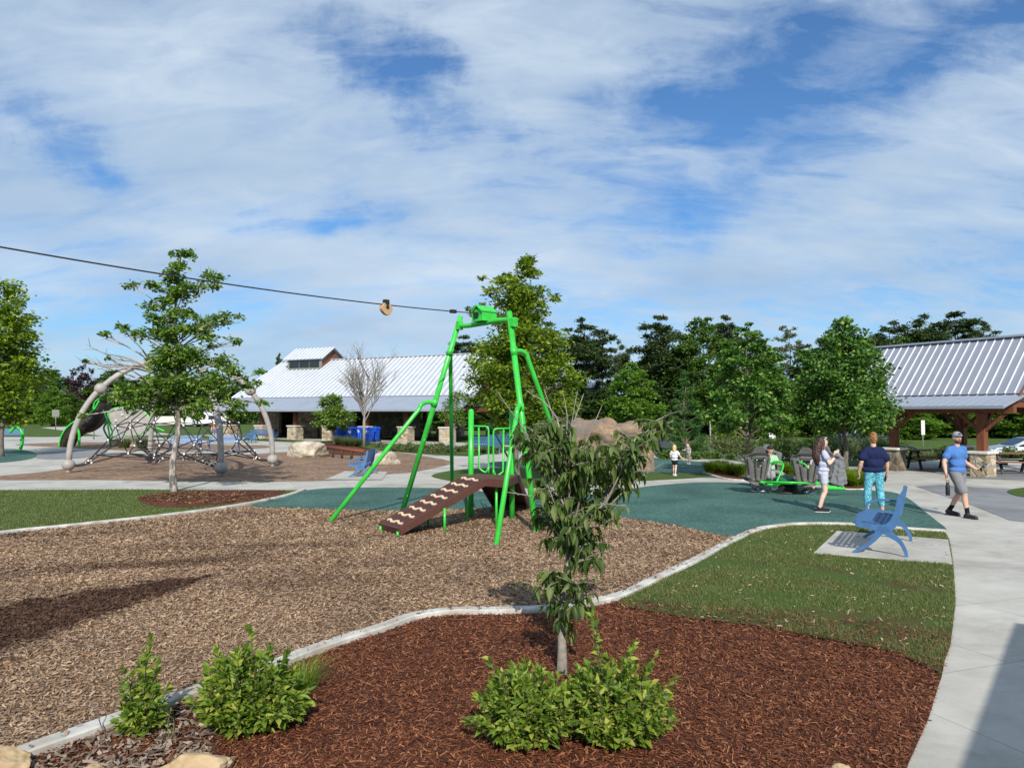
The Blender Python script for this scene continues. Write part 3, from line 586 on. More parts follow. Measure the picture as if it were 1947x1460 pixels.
# ------------------------------------------------------------ timber pavilion on the right
def pavilion():
    a = Vector((.5, -.866)); root = empty('picnic_pavilion', (14.6, 28.8, 0), 'timber picnic pavilion with grey ribbed metal roof on stone piers', 'pavilion', rz=math.atan2(-.866, .5))
    D = 4.6; t0, t1 = -2.6, 4.46; yr = D / 2; ye, yb = -1.05, .38; ze, zb, zr = 2.42, 2.86, 4.95; S = 3.24
    m = MB(); slab(m, (t0, yb, zb), (t1, yb, zb), (t1, yr, zr), (t0, yr, zr), .08); slab(m, (t0, yr, zr), (t1, yr, zr), (t1, D - yb, zb), (t0, D - yb, zb), .08); rf = m.build('roof', M['roof_grey'], root)
    m = MB(); seam_rows(m, (t0 + .04, yb, zb), (t1 - .04, yb, zb), (t0 + .04, yr, zr), (t1 - .04, yr, zr), 23, .03, .035); m.build('standing_seams', M['seam'], rf)
    m = MB(); m.beam((t0 - .02, yr, zr + .03), (t1 + .02, yr, zr + .03), .28, .07); m.build('ridge_cap', M['roof_skirt'], rf)
    m = MB(); slab(m, (t0 - .1, ye, ze), (t1 + .05, ye, ze), (t1, yb - .02, zb - .05), (t0, yb - .02, zb - .05), .06); slab(m, (t0, D - yb + .02, zb - .05), (t1, D - yb + .02, zb - .05), (t1 + .05, D - ye, ze), (t0 - .1, D - ye, ze), .06)
    seam_rows(m, (t0, ye, ze), (t1, ye, ze), (t0, yb, zb - .05), (t1, yb, zb - .05), 23, .03, .035); m.beam((t0 - .1, ye - .03, ze - .03), (t1 + .05, ye - .03, ze - .03), .05, .1); m.build('lower_roof', M['roof_skirt'], root)
    m = MB()
    for y in (0, D): m.beam((t0 + .3, y, 2.32), (t1 - .15, y, 2.32), .2, .26)
    for x in (-2.2, 0, S, t1 - .35): m.beam((x, .1, 2.5), (x, D - .1, 2.5), .16, .22); m.beam((x, .75, 2.78), (x, yr, 4.32), .1, .16); m.beam((x, D - .75, 2.78), (x, yr, 4.32), .1, .16)
    m.build('beams', M['wood'], root)
    m = MB()
    for x in (t1 - .1,):
        m.add([(x, .1, 2.72), (x, D - .1, 2.72), (x, yr, 4.8), (x + .04, .1, 2.72), (x + .04, D - .1, 2.72), (x + .04, yr, 4.8)], [(0, 2, 1), (3, 4, 5), (0, 1, 4, 3), (1, 2, 5, 4), (2, 0, 3, 5)])
    m.build('gable', M['brick'], root)
    for x in (0, S):
        for y in (0, D):
            stone_pier(x, y, .58, .8, root, True, 'stone' if (x, y) == (S, 0) else 'stone_shaded')  # only the sunlit corner pier keeps the full stone tone
            m = MB(); m.box((x, y, 1.54), (.26, .26, 1.3)); m.build('post', M['wood'], root, .01)
            m = MB()
            for s in (-1, 1): m.beam((x + s * .12, y, 1.62), (x + s * .78, y, 2.2), .1, .12)
            s = 1 if y == 0 else -1; m.beam((x, y + s * .12, 1.62), (x, y + s * .85, 2.44), .1, .12); m.build('brace', M['wood'], root)
    return root
pv = pavilion()

def picnic_table(loc, rz, label):
    r = empty('picnic_table', loc, label, 'picnic table', 'picnic tables under the pavilion', rz); L = 1.85
    m = MB()
    for k in range(5): m.box((0, (k - 2) * .15, .745), (L, .14, .04))
    m.build('table_top', M['woodtop'], r)
    for s in (-1, 1):
        m = MB()
        for k in (0, 1): m.box((0, s * (.62 + .14 * k), .45), (L, .13, .04))
        m.build('bench_seat', M['woodtop'], r)
    for x in (-.62, .62):
        m = MB(); m.beam((x, -.26, .71), (x, -.6, .0), .045, .09, Vector((1, 0, 0))); m.beam((x, .26, .71), (x, .6, 0), .045, .09, Vector((1, 0, 0))); m.beam((x + .047, -.8, .39), (x + .047, .8, .39), .04, .09); m.beam((x + .047, -.36, .69), (x + .047, .36, .69), .04, .07); m.build('leg_frame', M['black'], r)
    return r
picnic_table(G(1770, 892), R(-4), 'dark picnic table farther back beside the left stone pier')
picnic_table(G(1925, 900), R(-6), 'brown picnic table beside the sunlit pavilion pier')

for x, y, l in ((14.2, 3.2, 'left'), (17.6, 5.2, 'middle'), (20.4, 3.0, 'right')): picnic_table(on_shelter(x, y), R(-27), 'dark picnic table inside the open half of the long shelter, %s of three' % l)['group'] = 'tables in the shelter'
# ------------------------------------------------------------ green zip line frame
A1, A2, A3 = G(625, 993), G(765, 971), G(860, 952); R1, R2, R3 = G(943, 1038), G(1019, 1012), G(1112, 984)
TL, TR = P(876, 601, 16.0), P(968, 593, 14.8)
def zip_frame():
    root = empty('zip_line_tower', (A2 + R2) / 2, 'tall bright green tubular zip line frame with small house shaped box on its crossbar', 'zip line tower'); o = root.location.copy()
    def T(name, pts, r, n=14):
        m = MB(); m.tube([Vector(p) - o for p in pts], r, n); return m.build(name, M['green'], root)
    sink = Vector((0, 0, -.02))
    T('main_pole', [A2 + sink, TL], .058); T('main_pole', [R2 + sink, TR], .058)
    def at(p, q, z): t = (z - p.z) / (q.z - p.z); return p.lerp(q, t)
    def brace(foot, p, q, zj, bend=.32):
        j = at(p, q, zj); d = Vector((foot.x - j.x, foot.y - j.y, 0)).normalized(); k = j + d * bend + Vector((0, 0, -.04)); k2 = k + d * .05 + Vector((0, 0, -.1))
        pts = smooth_line([j, j + d * bend * .55 + Vector((0, 0, .015)), k, k2, k2.lerp(foot, .06)], 5) + [foot + sink]
        b = T('brace', pts, .046); m = MB(); m.tube([j - (q - p).normalized() * .08 - o, j + (q - p).normalized() * .08 - o], .07, 14); m.build('collar', M['green'], b); return b
    brace(A1, A2, TL, 2.42); brace(A3, A2, TL, 3.52); brace(R1, R2, TR, 2.3); brace(R3, R2, TR, 3.4)
    # sagging crossbar in three lengths
    cl, cr = at(A2, TL, TL.z - .2), at(R2, TR, TR.z - .22); md = (cl + cr) / 2
    d = (cr - cl).normalized(); cr2 = cr + d * .16
    T('crossbar', smooth_line([cl, cl.lerp(cr, .2) + Vector((0, 0, -.01)), cl.lerp(cr, .5) + Vector((0, 0, .02)), cl.lerp(cr, .8) + Vector((0, 0, .06)), cr2 + Vector((0, 0, .05))], 6), .052)
    for p, s in ((cl, 1), (cr2, -1)):
        m = MB(); m.box(p + d * .06 * s - o, (.1, .12, .17), math.atan2(d.y, d.x)); m.tube([p + d * .12 * s + Vector((0, 0, -.1)) - o, p + d * .12 * s + Vector((0, 0, .1)) - o], .025, 8); m.build('bracket', M['green'], root)
    # bolt heads round each joint
    for foot, tp_ in ((A2, TL), (R2, TR)):
        for z in (.35, 1.6, 2.9, 3.6):
            q = at(foot, tp_, z) - o; m = MB(); m.ell(q + Vector((.02, -.055, 0)), (.014, .014, .014), 8); m.build('bolt', M['rim'], root)
    # house shaped cable box
    c = cl.lerp(cr, .52) + Vector((0, 0, .08)) - o; rz = math.atan2(d.y, d.x)
    Mx = Matrix.Rotation(rz, 3, 'Z'); w, dp, h, h2 = .32, .38, .18, .3
    def X(x, y, z): return Mx @ Vector((x, y, z)) + c
    m = MB(); th = .02
    for s in (-1, 1):
        m.beam(X(s * w / 2, -dp / 2, h / 2), X(s * w / 2, dp / 2, h / 2), .02, h)
        slab(m, X(s * (w / 2 + .03), -dp / 2 - .02, h - .02), X(s * (w / 2 + .03), dp / 2 + .02, h - .02), X(0, dp / 2 + .02, h2), X(0, -dp / 2 - .02, h2), .018 * (1 if s > 0 else -1))
    pl = [(-w / 2, 0), (w / 2, 0), (w / 2, h - .02), (0, h2 - .03), (-w / 2, h - .02)]
    for y in (-dp / 2 + .03, dp / 2 - .02):
        m.add([X(a, y, b) for a, b in pl] + [X(a, y + .015, b) for a, b in pl], [(0, 1, 2, 3, 4), (9, 8, 7, 6, 5)])
    m.box(X(0, 0, -.015), (w + .04, dp, .03), rz); bx = m.build('cable_box', M['green'], root)
    m = MB(); m.box(X(-.06, -dp / 2 + .015, .1), (.13, .03, .12), rz); m.build('cable_slot', M['black'], bx)
    return c + o, d
box_c, bar_d = zip_frame()
CE = P(-700, 338, 6.5)
cable_start = box_c + Vector((-.1, -.15, .12))
def sag(t):
    p = cable_start.lerp(CE, t); return p + Vector((0, 0, -.16 * 4 * t * (1 - t)))
m = MB(); m.tube([sag(i / 40) for i in range(41)], .011, 6); tag(m.build('zip_line_cable', M['rope']), 'thin dark steel cable stretching left across the sky from the green frame', 'cable')
# rubber stop block and trolley: find their place along the cable
def along(u):
    best = min(range(2001), key=lambda i: abs(973.5 + F * sag(i / 2000).x / sag(i / 2000).y - u)); t = best / 2000; return sag(t), (sag(t + .001) - sag(t)).normalized()
p, t = along(861); m = MB(); m.beam(p - t * .07, p + t * .07, .07, .07); tag(m.build('cable_stop', M['black'], None, .008), 'small black stop block clamped on the cable near the frame', 'cable stop')
p, t = along(733); tr = empty('zip_trolley', p, 'tan round trolley hanging on the zip line cable', 'trolley'); rz = math.atan2(t.y, t.x)
m = MB(); Mz = Matrix.Rotation(rz, 3, 'Z')
pts = [(.12 * math.cos(a) * (1 + .1 * math.cos(4 * a)), .115 * math.sin(a) * (1 + .08 * math.cos(3 * a)) - .07) for a in [i * math.pi / 12 for i in range(24)]]
m.prism(pts, -.035, .035, lambda q: Mz @ Vector((q.x, q.z, q.y))); m.build('trolley_body', noisy('tan_plastic', (.42, .26, .13), (.55, .36, .2), 30, .6), tr, .008)
m = MB(); m.box((0, 0, .045), (.09, .08, .09), rz); m.tube([Mz @ Vector((0, -.05, -.04)), Mz @ Vector((0, .05, -.04))], .035, 10); m.build('wheel_housing', M['black'], tr)

# ------------------------------------------------------------ brown ramp platform
def ramp_platform():
    root = empty('ramp_platform', (-1.0, 14.9, 0), 'brown climbing ramp and deck with cream wavy treads and green posts', 'play ramp'); o = root.location
    Z = .94; V3 = lambda x, y, z: Vector((x, y, z)) - o
    def plank(name, a, b, c, d, th=.05, rail=.13):
        # a-b low edge, c-d high edge
        m = MB(); slab(m, a, b, c, d, th)
        n = (b - a).cross(d - a).normalized(); n = n if n.z > 0 else -n
        for p, q in ((a, d), (b, c)): m.beam(p - n * rail * .45, q - n * rail * .45, .035, rail, n)
        m.beam(a - n * rail * .45, b - n * rail * .45, .035, rail, n)
        return m.build(name, M['deck'], root), n
    a, b = V3(-2.47, 14.05, .16), V3(-2.0, 13.4, .16); c, d = V3(-.51, 14.5, Z), V3(-.98, 15.15, Z)
    rp, n = plank('ramp', a, b, c, d)
    for k in range(8):
        m = MB(); t = .07 + k * .125; p, q = a.lerp(d, t), b.lerp(c, t); u = (d - a).normalized(); pts = []
        for i in range(25):
            s = .13 + .74 * i / 24; pts.append(p.lerp(q, s) + u * .026 * math.sin(i / 24 * math.pi * 4) )
        for i in range(24): m.beam(pts[i] + n * .012, pts[i + 1] + n * .012, .045, .024, n)
        m.build('wavy_tread', M['cream'], rp)
    # shallow ribs between treads
    m = MB()
    for k in range(40):
        t = .02 + k * .0245; m.beam(a.lerp(d, t).lerp(b.lerp(c, t), .05) + n * .004, a.lerp(d, t).lerp(b.lerp(c, t), .95) + n * .004, .02, .008, n)
    m.build('grip_ribs', M['deck'], rp)
    dk = [V3(*p, Z) for p in ((-.505, 14.495), (-.1, 14.25), (.14, 15.3), (-.7, 15.65), (-.985, 15.15))]
    m = MB(); m.prism([(p.x, p.y) for p in dk], Z - .15, Z + .004); m.build('deck', M['deck'], root, .008)
    plank('rear_ramp', V3(.4, 17.2, .14), V3(-.42, 17.55, .14), V3(-.71, 15.67, Z), V3(.13, 15.33, Z))
    for x, y, top in ((-.87, 16.0, 2.24), (.0, 15.62, 2.2)):
        m = MB(); m.tube([V3(x, y, -.02), V3(x, y, top)], .058, 14); m.ell(V3(x, y, top), (.058, .058, .045), 12); po = m.build('post', M['green'], root)
        # loop handrail standing between post and deck
        sx = 1 if x < -.5 else -1; yy = y - .15; w = .26
        pts = smooth_line([V3(x + sx * .04, y, top - .32), V3(x + sx * .2, yy, top - .32), V3(x + sx * (.1 + w), yy - .05, top - .34), V3(x + sx * (.12 + w), yy - .06, top - .5)], 4) + [V3(x + sx * (.12 + w), yy - .06, top - 1.1)]
        pts += smooth_line([V3(x + sx * (.12 + w), yy - .06, top - 1.15), V3(x + sx * (.06 + w), yy - .05, top - 1.28), V3(x + sx * w * .7, yy - .03, top - 1.2)], 4) + [V3(x + sx * w * .66, yy - .03, top - .34)]
        m = MB(); m.tube(pts, .019, 8); m.build('loop_handrail', M['green'], root)
        m = MB(); m.tube([V3(x + sx * (.12 + w), yy - .06, top - 1.15), V3(x + sx * (.12 + w), yy - .06, Z)], .019, 8); m.build('handrail_leg', M['green'], root)
    # thin support legs
    for x, y, h in ((-2.43, 14.0, .12), (-2.03, 13.45, .1), (-1.24, 13.93, .45), (-1.62, 14.62, .42), (-.3, 14.55, .82), (-.92, 15.2, .82), (.35, 17.1, .2)):
        m = MB(); m.tube([V3(x, y, -.02), V3(x, y, h)], .026, 10); m.build('leg', M['green'], root)
    # far stair rails going down behind the deck
    for k, dx in enumerate((0, .62)):
        m = MB(); m.tube(smooth_line([V3(-.55 + dx, 16.0, Z + .9), V3(-.4 + dx, 16.3, Z + .88), V3(.2 + dx, 17.6, .55), V3(.3 + dx, 17.8, .1)], 5), .02, 8); m.build('slanted_rail', M['dkgreen'], root)
ramp_platform()

# ------------------------------------------------------------ dome net climber
def net_climber():
    f1, f2, f3, f4 = G(130, 899), G(285, 881), G(420, 906), G(518, 887)
    c = (f1 + f2 + f3 + f4) / 4; root = empty('net_climber', c, 'large dome climber of sand grey arches with ball joints and a black rope net', 'climber'); top = c + Vector((0, 0, 4.35)); sp = {}
    def arch_pt(a, b, t):
        # superellipse arch, t from 0 to 1
        th = math.pi * t; x = -math.cos(th); y = math.sin(th); p = a.lerp(b, (x + 1) / 2); m_ = a.lerp(b, .5); p = p + (Vector((c.x, c.y, 0)) - m_) * (y * y)
        return Vector((p.x, p.y, .3 + 4.05 * (abs(y) ** .92)))
    for k, (a, b) in enumerate(((f1, f4), (f2, f3))):
        pts = [Vector((a.x, a.y, .0))] + [arch_pt(a, b, i / 40) for i in range(41)] + [Vector((b.x, b.y, 0))]
        m = MB(); m.tube([p - c for p in pts[1:-1]], .105, 14); ar = m.build('arch', M['archgrey'], root)
        for t in (0, .235, .765, 1):
            q = arch_pt(a, b, t) - c; m = MB(); m.ell(q, (.225, .225, .21), 18); m.build('ball_joint', M['archgrey'], ar)
        for p in (a, b): m = MB(); m.tube([Vector((p.x, p.y, -.02)) - c, Vector((p.x, p.y, .2)) - c], .09, 12); m.build('footing_sleeve', M['archgrey'], ar)
    # rope net: rings joined by spokes, pulled to the four feet
    r = random.Random(3); rings = []; nn = 12
    feet = [f - c for f in (f1, f2, f4, f3)]
    def foot_r(a):
        best = 0
        for f in feet:
            fa = math.atan2(f.y, f.x); d = abs((a - fa + math.pi) % (2 * math.pi) - math.pi); best = max(best, math.hypot(f.x, f.y) * math.exp(-(d / .45) ** 2))
        return best
    a0 = math.atan2(feet[0].y, feet[0].x)
    for z, rr, pull in ((3.2, .45, 0), (2.35, 1.2, .05), (1.75, 1.9, .15), (1.1, 1.9, .3), (.62, 1.75, .55), (.42, .9, 0)):
        ring = []
        for k in range(nn):
            a = a0 + 2 * math.pi * k / nn + (.13 if len(rings) % 2 else 0); q = rr + pull * foot_r(a) * .55; ring.append(Vector((q * math.cos(a), q * math.sin(a), z + r.uniform(-.12, .12))))
        rings.append(ring)
    ro = MB(); NP = []
    for i, ring in enumerate(rings):
        for k in range(nn):
            if i != 3 or k % 2: ro.tube([ring[k], ring[(k + 1) % nn]], .02, 6, False)
            if i: ro.tube([ring[k], rings[i - 1][k]], .02, 6, False); 
            if i and i % 2: ro.tube([ring[k], rings[i - 1][(k + 1) % nn]], .018, 6, False)
            NP.append(ring[k])
    hub = Vector((0, 0, 4.1))
    for k in range(0, nn, 2): ro.tube([rings[0][k], hub], .022, 6, False)
    for f in feet:
        b = f + Vector((0, 0, .25)); near = sorted(rings[4] + rings[3], key=lambda q: (q - b).length)[:5]
        j = b.lerp(Vector((0, 0, .5)), .14)
        for q in near: ro.tube([j, q], .024, 6, False); NP.append(j.lerp(q, .16))
        ro.tube([b, j], .05, 8, False)
    net = ro.build('rope_net', M['rope'], root); m = MB(); m.ell((0, 0, 0), .045, 8); nc = None
    for q in NP[:95]:
        nc = m.build('net_connector', M['white'], net) if nc is None else nc.copy()
        if nc.name not in C.objects: C.objects.link(nc)
        nc.location = q
net_climber()

# ------------------------------------------------------------ curved climber, rock wall and spinner at the far left
def arc_climber():
    b = G(112, 850); Y = b.y; root = empty('arched_climber', b, 'curved black panel climber with bright green edges', 'climber'); px = Y / F
    prof = [(112, 850), (114, 835), (122, 818), (135, 805), (150, 796), (168, 787), (180, 775), (186, 762)]
    line = smooth_line([Vector(((u - 112) * px, 0, (850 - v) * px)) for u, v in prof], 4); w = 1.5
    for s, y in ((0, 0), (1, w)): m = MB(); m.tube([p + Vector((0, y, 0)) for p in line], .055, 8); m.build('edge_tube', M['green'], root)
    V, Fq = [], []; line2 = smooth_line([Vector(((u - 112) * px, 0, (850 - v) * px)) for u, v in [(118, 850), (124, 838), (138, 826), (152, 822), (168, 812), (180, 796), (187, 775), (188, 766)]], 4)
    m = MB(); n = len(line)
    for i in range(n): V += [line[i] + Vector((0, .05, 0)), line2[i] + Vector((0, .05, 0)), line2[i] + Vector((0, w - .05, 0)), line[i] + Vector((0, w - .05, 0))]
    for i in range(n - 1):
        for k in range(4): Fq.append((4 * i + k, 4 * i + (k + 1) % 4, 4 * i + 4 + (k + 1) % 4, 4 * i + 4 + k))
    m.add(V, Fq, True); m.build('climbing_panel', noisy('dark_brown_panel', (.02, .015, .012), (.04, .03, .025), 6, .6), root)
    m = MB(); m.tube(smooth_line([Vector(((147 - 112) * px, -.05, 1.25)), Vector(((151 - 112) * px, -.05, .8)), Vector(((151 - 112) * px, -.05, -.02))], 4), .08, 8); m.build('leg', M['green'], root)
    m = MB(); m.tube(smooth_line([Vector(((u - 112) * px, 0, (850 - v) * px)) for u, v in [(186, 762), (176, 778), (178, 765), (186, 758)]], 4), .045, 8); m.build('top_hoop', M['green'], root)
    m = MB(); m.tube(smooth_line([Vector(((u - 112) * px, .4, (850 - v) * px)) for u, v in [(188, 780), (196, 800), (190, 815), (200, 835), (204, 846)]], 5), .06, 8); m.build('wavy_pole', M['dkgreen'], root)
def rock_wall():
    b = G(210, 849); Y = b.y; px = Y / F; root = empty('rock_climbing_wall', b, 'round grey climbing wall with pale holds in a bright green frame', 'climbing wall')
    L = lambda u, v, y=0: Vector(((u - 210) * px, y, (849 - v) * px))
    rim = smooth_line([L(*p) for p in [(212, 778), (250, 775), (275, 785), (285, 800), (278, 815), (262, 827), (240, 828), (222, 815), (208, 796)]], 5, True)
    m = MB(); m.prism([(p.x, p.z) for p in rim], -.06, .06, lambda q: Vector((q.x, q.z, q.y))); m.build('wall_panel', M['archgrey'], root)
    m = MB(); m.tube(rim + [rim[0]], .055, 8); m.build('rim', M['green'], root)
    for pts in ([(204, 782), (202, 800), (206, 822), (210, 849)], [(262, 827), (285, 812), (312, 820)], [(212, 778), (207, 785), (204, 800), (212, 822), (209, 849)]):
        m = MB(); m.tube(smooth_line([L(*p, .05) for p in pts], 4), .055, 8); m.build('frame_tube', M['green'], root)
    for u, v in ((242, 794), (225, 815), (242, 814), (262, 800), (232, 789), (256, 785), (250, 808), (221, 800)):
        m = MB(); m.ell(L(u, v, -.1), (.09, .07, .07), 8); m.build('hold', M['cap'], root)
    m = MB(); m.box(L(250, 843, .3), (2.6, .5, .5)); m.build('stone_base', M['stone'], root)
arc_climber(); rock_wall()
def spinner():
    b = G(36, 858); px = b.y / F; root = empty('stand_up_spinner', b, 'curved green stand-up spinner pole on a small rubber circle', 'spinner')
    m = MB(); m.tube(smooth_line([Vector(((u - 36) * px, 0, (858 - v) * px)) for u, v in [(36, 859), (41, 845), (42, 825), (36, 815), (27, 813), (18, 822)]], 5), [.09] * 26, 8); m.build('bent_pole', M['green'], root)
    m = MB(); m.ell((0, 0, .03), (.35, .35, .05), 14); m.build('foot_disc', M['dkgreen'], root)
spinner()

# ------------------------------------------------------------ blue benches
def make_bench(loc, rz, label, group='blue metal park benches', proto=[None]):
    if proto[0] is not None:
        o = copy_tree(proto[0]); o.location = loc; o.rotation_euler = (0, 0, rz); o['label'] = label; return o
    r = empty('park_bench', loc, label, 'bench', group, rz); L = 1.62
    def bar(m, x, pts, ws, th=.035):
        """flat plate bar in the y-z plane at x following pts with widths ws"""
        pts = smooth_line([Vector((0, *p)) for p in pts], 6); n = len(pts); V = []; ww = np.interp(np.linspace(0, 1, n), np.linspace(0, 1, len(ws)), ws)
        for i, p in enumerate(pts):
            t = (pts[min(i + 1, n - 1)] - pts[max(i - 1, 0)]).normalized(); s = Vector((0, t.z, -t.y)) * ww[i] / 2
            V += [p + s + Vector((x - th / 2, 0, 0)), p - s + Vector((x - th / 2, 0, 0)), p - s + Vector((x + th / 2, 0, 0)), p + s + Vector((x + th / 2, 0, 0))]
        m.add(V, [(4 * i + k, 4 * i + (k + 1) % 4, 4 * i + 4 + (k + 1) % 4, 4 * i + 4 + k) for i in range(n - 1) for k in range(4)] + [(3, 2, 1, 0), tuple(4 * (n - 1) + k for k in range(4))])
    for x in (-L / 2, L / 2):
        m = MB(); bar(m, x, [(-.36, .0), (-.3, .05), (-.12, .18), (.0, .34), (.06, .42)], [.05, .045, .06, .1, .14])
        bar(m, x, [(.36, .0), (.35, .08), (.28, .22), (.14, .33), (.05, .4)], [.045, .05, .06, .1, .14]); m.build('leg_frame', M['blue'], r)
        m = MB(); bar(m, x, [(-.33, .44), (-.1, .41), (.08, .4), (.17, .46), (.23, .6), (.3, .92)], [.05, .07, .13, .13, .08, .06]); m.build('side_rail', M['blue'], r)
        m = MB(); bar(m, x, [(-.28, .43), (-.3, .58), (-.12, .66), (.1, .66), (.23, .64)], [.04, .035, .035, .035, .04], .03); m.build('armrest', M['blue'], r)
    # pierced seat and back: slats with cross webs leave real openings
    def pierced(name, p0, p1, n):
        p0, p1 = Vector((0, *p0)), Vector((0, *p1)); m = MB(); d = p1 - p0; nr = Vector((0, -d.z, d.y)).normalized(); ln = d.length; w = ln / n
        for k in range(n + 1):
            q = p0 + d * k / n; m.beam(q - Vector((L / 2, 0, 0)), q + Vector((L / 2, 0, 0)), w * (.42 if 0 < k < n else .7), .012, nr)
        cols = 15
        for k in range(n):
            for c_ in range(cols + 1):
                x = -L / 2 + L * (c_ + (.5 if k % 2 else 0)) / cols
                if x > L / 2: continue
                a, b_ = p0 + d * (k + .2) / n, p0 + d * (k + .8) / n; m.beam(a + Vector((x, 0, 0)), b_ + Vector((x, 0, 0)), .045, .009, nr)
        return m.build(name, M['blue'], r)
    pierced('seat', (-.34, .45), (.12, .42), 6); pierced('backrest', (.16, .5), (.29, .91), 6)
    proto[0] = r; return r
bb1, bb2 = G(1716, 1060), G(1632, 1053)
make_bench(Vector((5.98, 12.2, .05)), R(240), 'nearest blue metal bench, seen end on, on the concrete pad in the right lawn')
make_bench(G(690, 905), R(271), 'blue bench with pierced back on the pad beside the boulders')
make_bench(G(20, 838), R(8), 'blue bench at the far left edge, on the path behind the spinner')
make_bench(G(352, 860), R(10), 'blue bench seen through the climber net, left of the pair')
make_bench(G(425, 858), R(10), 'blue bench seen through the climber net, right of the pair')
make_bench(G(473, 842), R(-60), 'blue bench turned sideways in front of the shelter, left of two')
make_bench(G(506, 838), R(165), 'blue bench in front of the shelter, right of two')
make_bench(G(922, 863), R(175), 'blue bench on the path just right of the green left deck post')
make_bench(G(952, 856), R(200), 'blue bench farther back behind the looped handrails')

# ------------------------------------------------------------ recycling bins
def make_bin(loc, rz, label, proto=[None]):
    if proto[0]: o = copy_tree(proto[0]); o.location = loc; o.rotation_euler = (0, 0, rz); o['label'] = label; return o
    r = empty('recycling_bin', loc, label, 'bin', 'blue wheeled bins beside the shelter', rz)
    m = MB(); a, b = (.24, .26), (.31, .36); V = [(sx * w[0], sy * w[1], z) for z, w in ((.08, a), (1.02, b)) for sx, sy in ((-1, -1), (1, -1), (1, 1), (-1, 1))]
    m.add(V, [(3, 2, 1, 0), (0, 1, 5, 4), (1, 2, 6, 5), (2, 3, 7, 6), (3, 0, 4, 7), (4, 5, 6, 7)]); m.box((0, 0, .98), (.68, .78, .05)); m.build('bin_body', M['bin'], r, .03)
    m = MB(); m.add([(-.35, -.42, 1.03), (.35, -.42, 1.03), (.35, .4, 1.03), (-.35, .4, 1.03), (-.3, -.36, 1.09), (.3, -.36, 1.09), (.3, .3, 1.14), (-.3, .3, 1.14)], [(0, 1, 5, 4), (1, 2, 6, 5), (2, 3, 7, 6), (3, 0, 4, 7), (4, 5, 6, 7), (3, 2, 1, 0)]); m.tube([(-.3, .42, 1.02), (.3, .42, 1.02)], .025, 8); m.build('lid', M['bin'], r, .01)
    for s in (-1, 1): m = MB(); m.tube([(s * .24, .3, .13), (s * .33, .3, .13)], .13, 12); m.build('wheel', M['tyre'], r)
    m = MB(); m.tube([(0, -.345, .8), (0, -.36, .8)], .12, 16); m.build('round_sticker', M['white'], r)
    proto[0] = r; return r
bl = ['leftmost bin of the row', 'second bin from the left of the row', 'bin with its sticker in plain view, third of the row', 'bin just left of the bare tree trunk', 'bin just right of the bare tree trunk', 'rightmost bin of the row, in the shade']
for k, u in enumerate((642, 655, 668, 682, 701, 712)): make_bin(G(u, 841 - (k % 2)), R(-28 + 9 * ((k * 5) % 4)), 'blue wheeled recycling bin, ' + bl[k])

# ------------------------------------------------------------ boulders and rocks
def boulder(name, label, cat, c, r, mat, seed, sub=4, rz=0, amp=.28, group=None, flat=.35):
    bm = bmesh.new(); bmesh.ops.create_icosphere(bm, subdivisions=sub, radius=1); rr = random.Random(seed)
    cuts = [(Vector((rr.gauss(0, 1), rr.gauss(0, 1), rr.gauss(.2, .7))).normalized(), rr.uniform(.55, .86)) for _ in range(13)]
    for v in bm.verts:
        p = v.co.copy()
        for n_, d in cuts:
            e = p.dot(n_) - d
            if e > 0: p -= n_ * e * .88
        p += v.co * amp * .3 * noise.fractal(v.co * 1.7 + Vector((seed, 0, 0)), .8, 2, 5); p.z = max(p.z, -flat)
        v.co = Vector((p.x * r[0], p.y * r[1], p.z * r[2]))
    me = bpy.data.meshes.new(name); bm.to_mesh(me); bm.free(); me.materials.append(M[mat]); me.polygons.foreach_set('use_smooth', [sub > 4] * len(me.polygons))
    o = bpy.data.objects.new(name, me); C.objects.link(o); o.location = c; o.rotation_euler = (0, 0, rz); return tag(o, label, cat, group)
def gz(u, v, z): p = G(u, v); p.z = z; return p
boulder('boulder', 'large pale limestone boulder left of the log balance beam', 'boulder', gz(588, 869, .2), (1.25, .8, .62), 'rock_pale', 2)
boulder('boulder', 'pale boulder right of the log balance beam, behind the bench', 'boulder', gz(735, 882, .16), (.75, .55, .5), 'rock_pale', 5)
boulder('boulder', 'rounded tan stone cut off by the bottom left corner', 'rock', gz(14, 1470, .03), (.17, .16, .15), 'rock_gold', 8, 5, amp=.3)
boulder('boulder', 'flat golden sandstone at the bottom edge below the middle shrub', 'rock', gz(372, 1476, .03), (.27, .2, .12), 'rock_gold', 11, 5, amp=.3)
boulder('boulder', 'small tan stone between the two bottom rocks on the left', 'rock', gz(172, 1482, .02), (.1, .09, .06), 'rock_gold', 13, 5, amp=.3)
boulder('boulder', 'tiny pale stone at the bottom edge of the mulch on the right', 'rock', gz(1600, 1470, .02), (.07, .06, .04), 'rock_gold', 17, 4, amp=.3)
def balance_beam():
    a, b = G(612, 868), G(693, 876); r = empty('log_balance_beam', a, 'low brown log balance beam on short posts between two boulders', 'balance beam'); d = b - a
    m = MB(); m.tube([Vector((0, 0, .5)), d * .5 + Vector((0, 0, .46)), d + Vector((0, 0, .42))], .085, 10); m.build('log', M['wood'], r)
    for k in range(5): q = d * (.06 + .22 * k); m = MB(); m.tube([q + Vector((0, -.05, -.02)), q + Vector((0, -.05, .44))], .06, 8); m.build('post', M['wooddark'], r)
balance_beam()
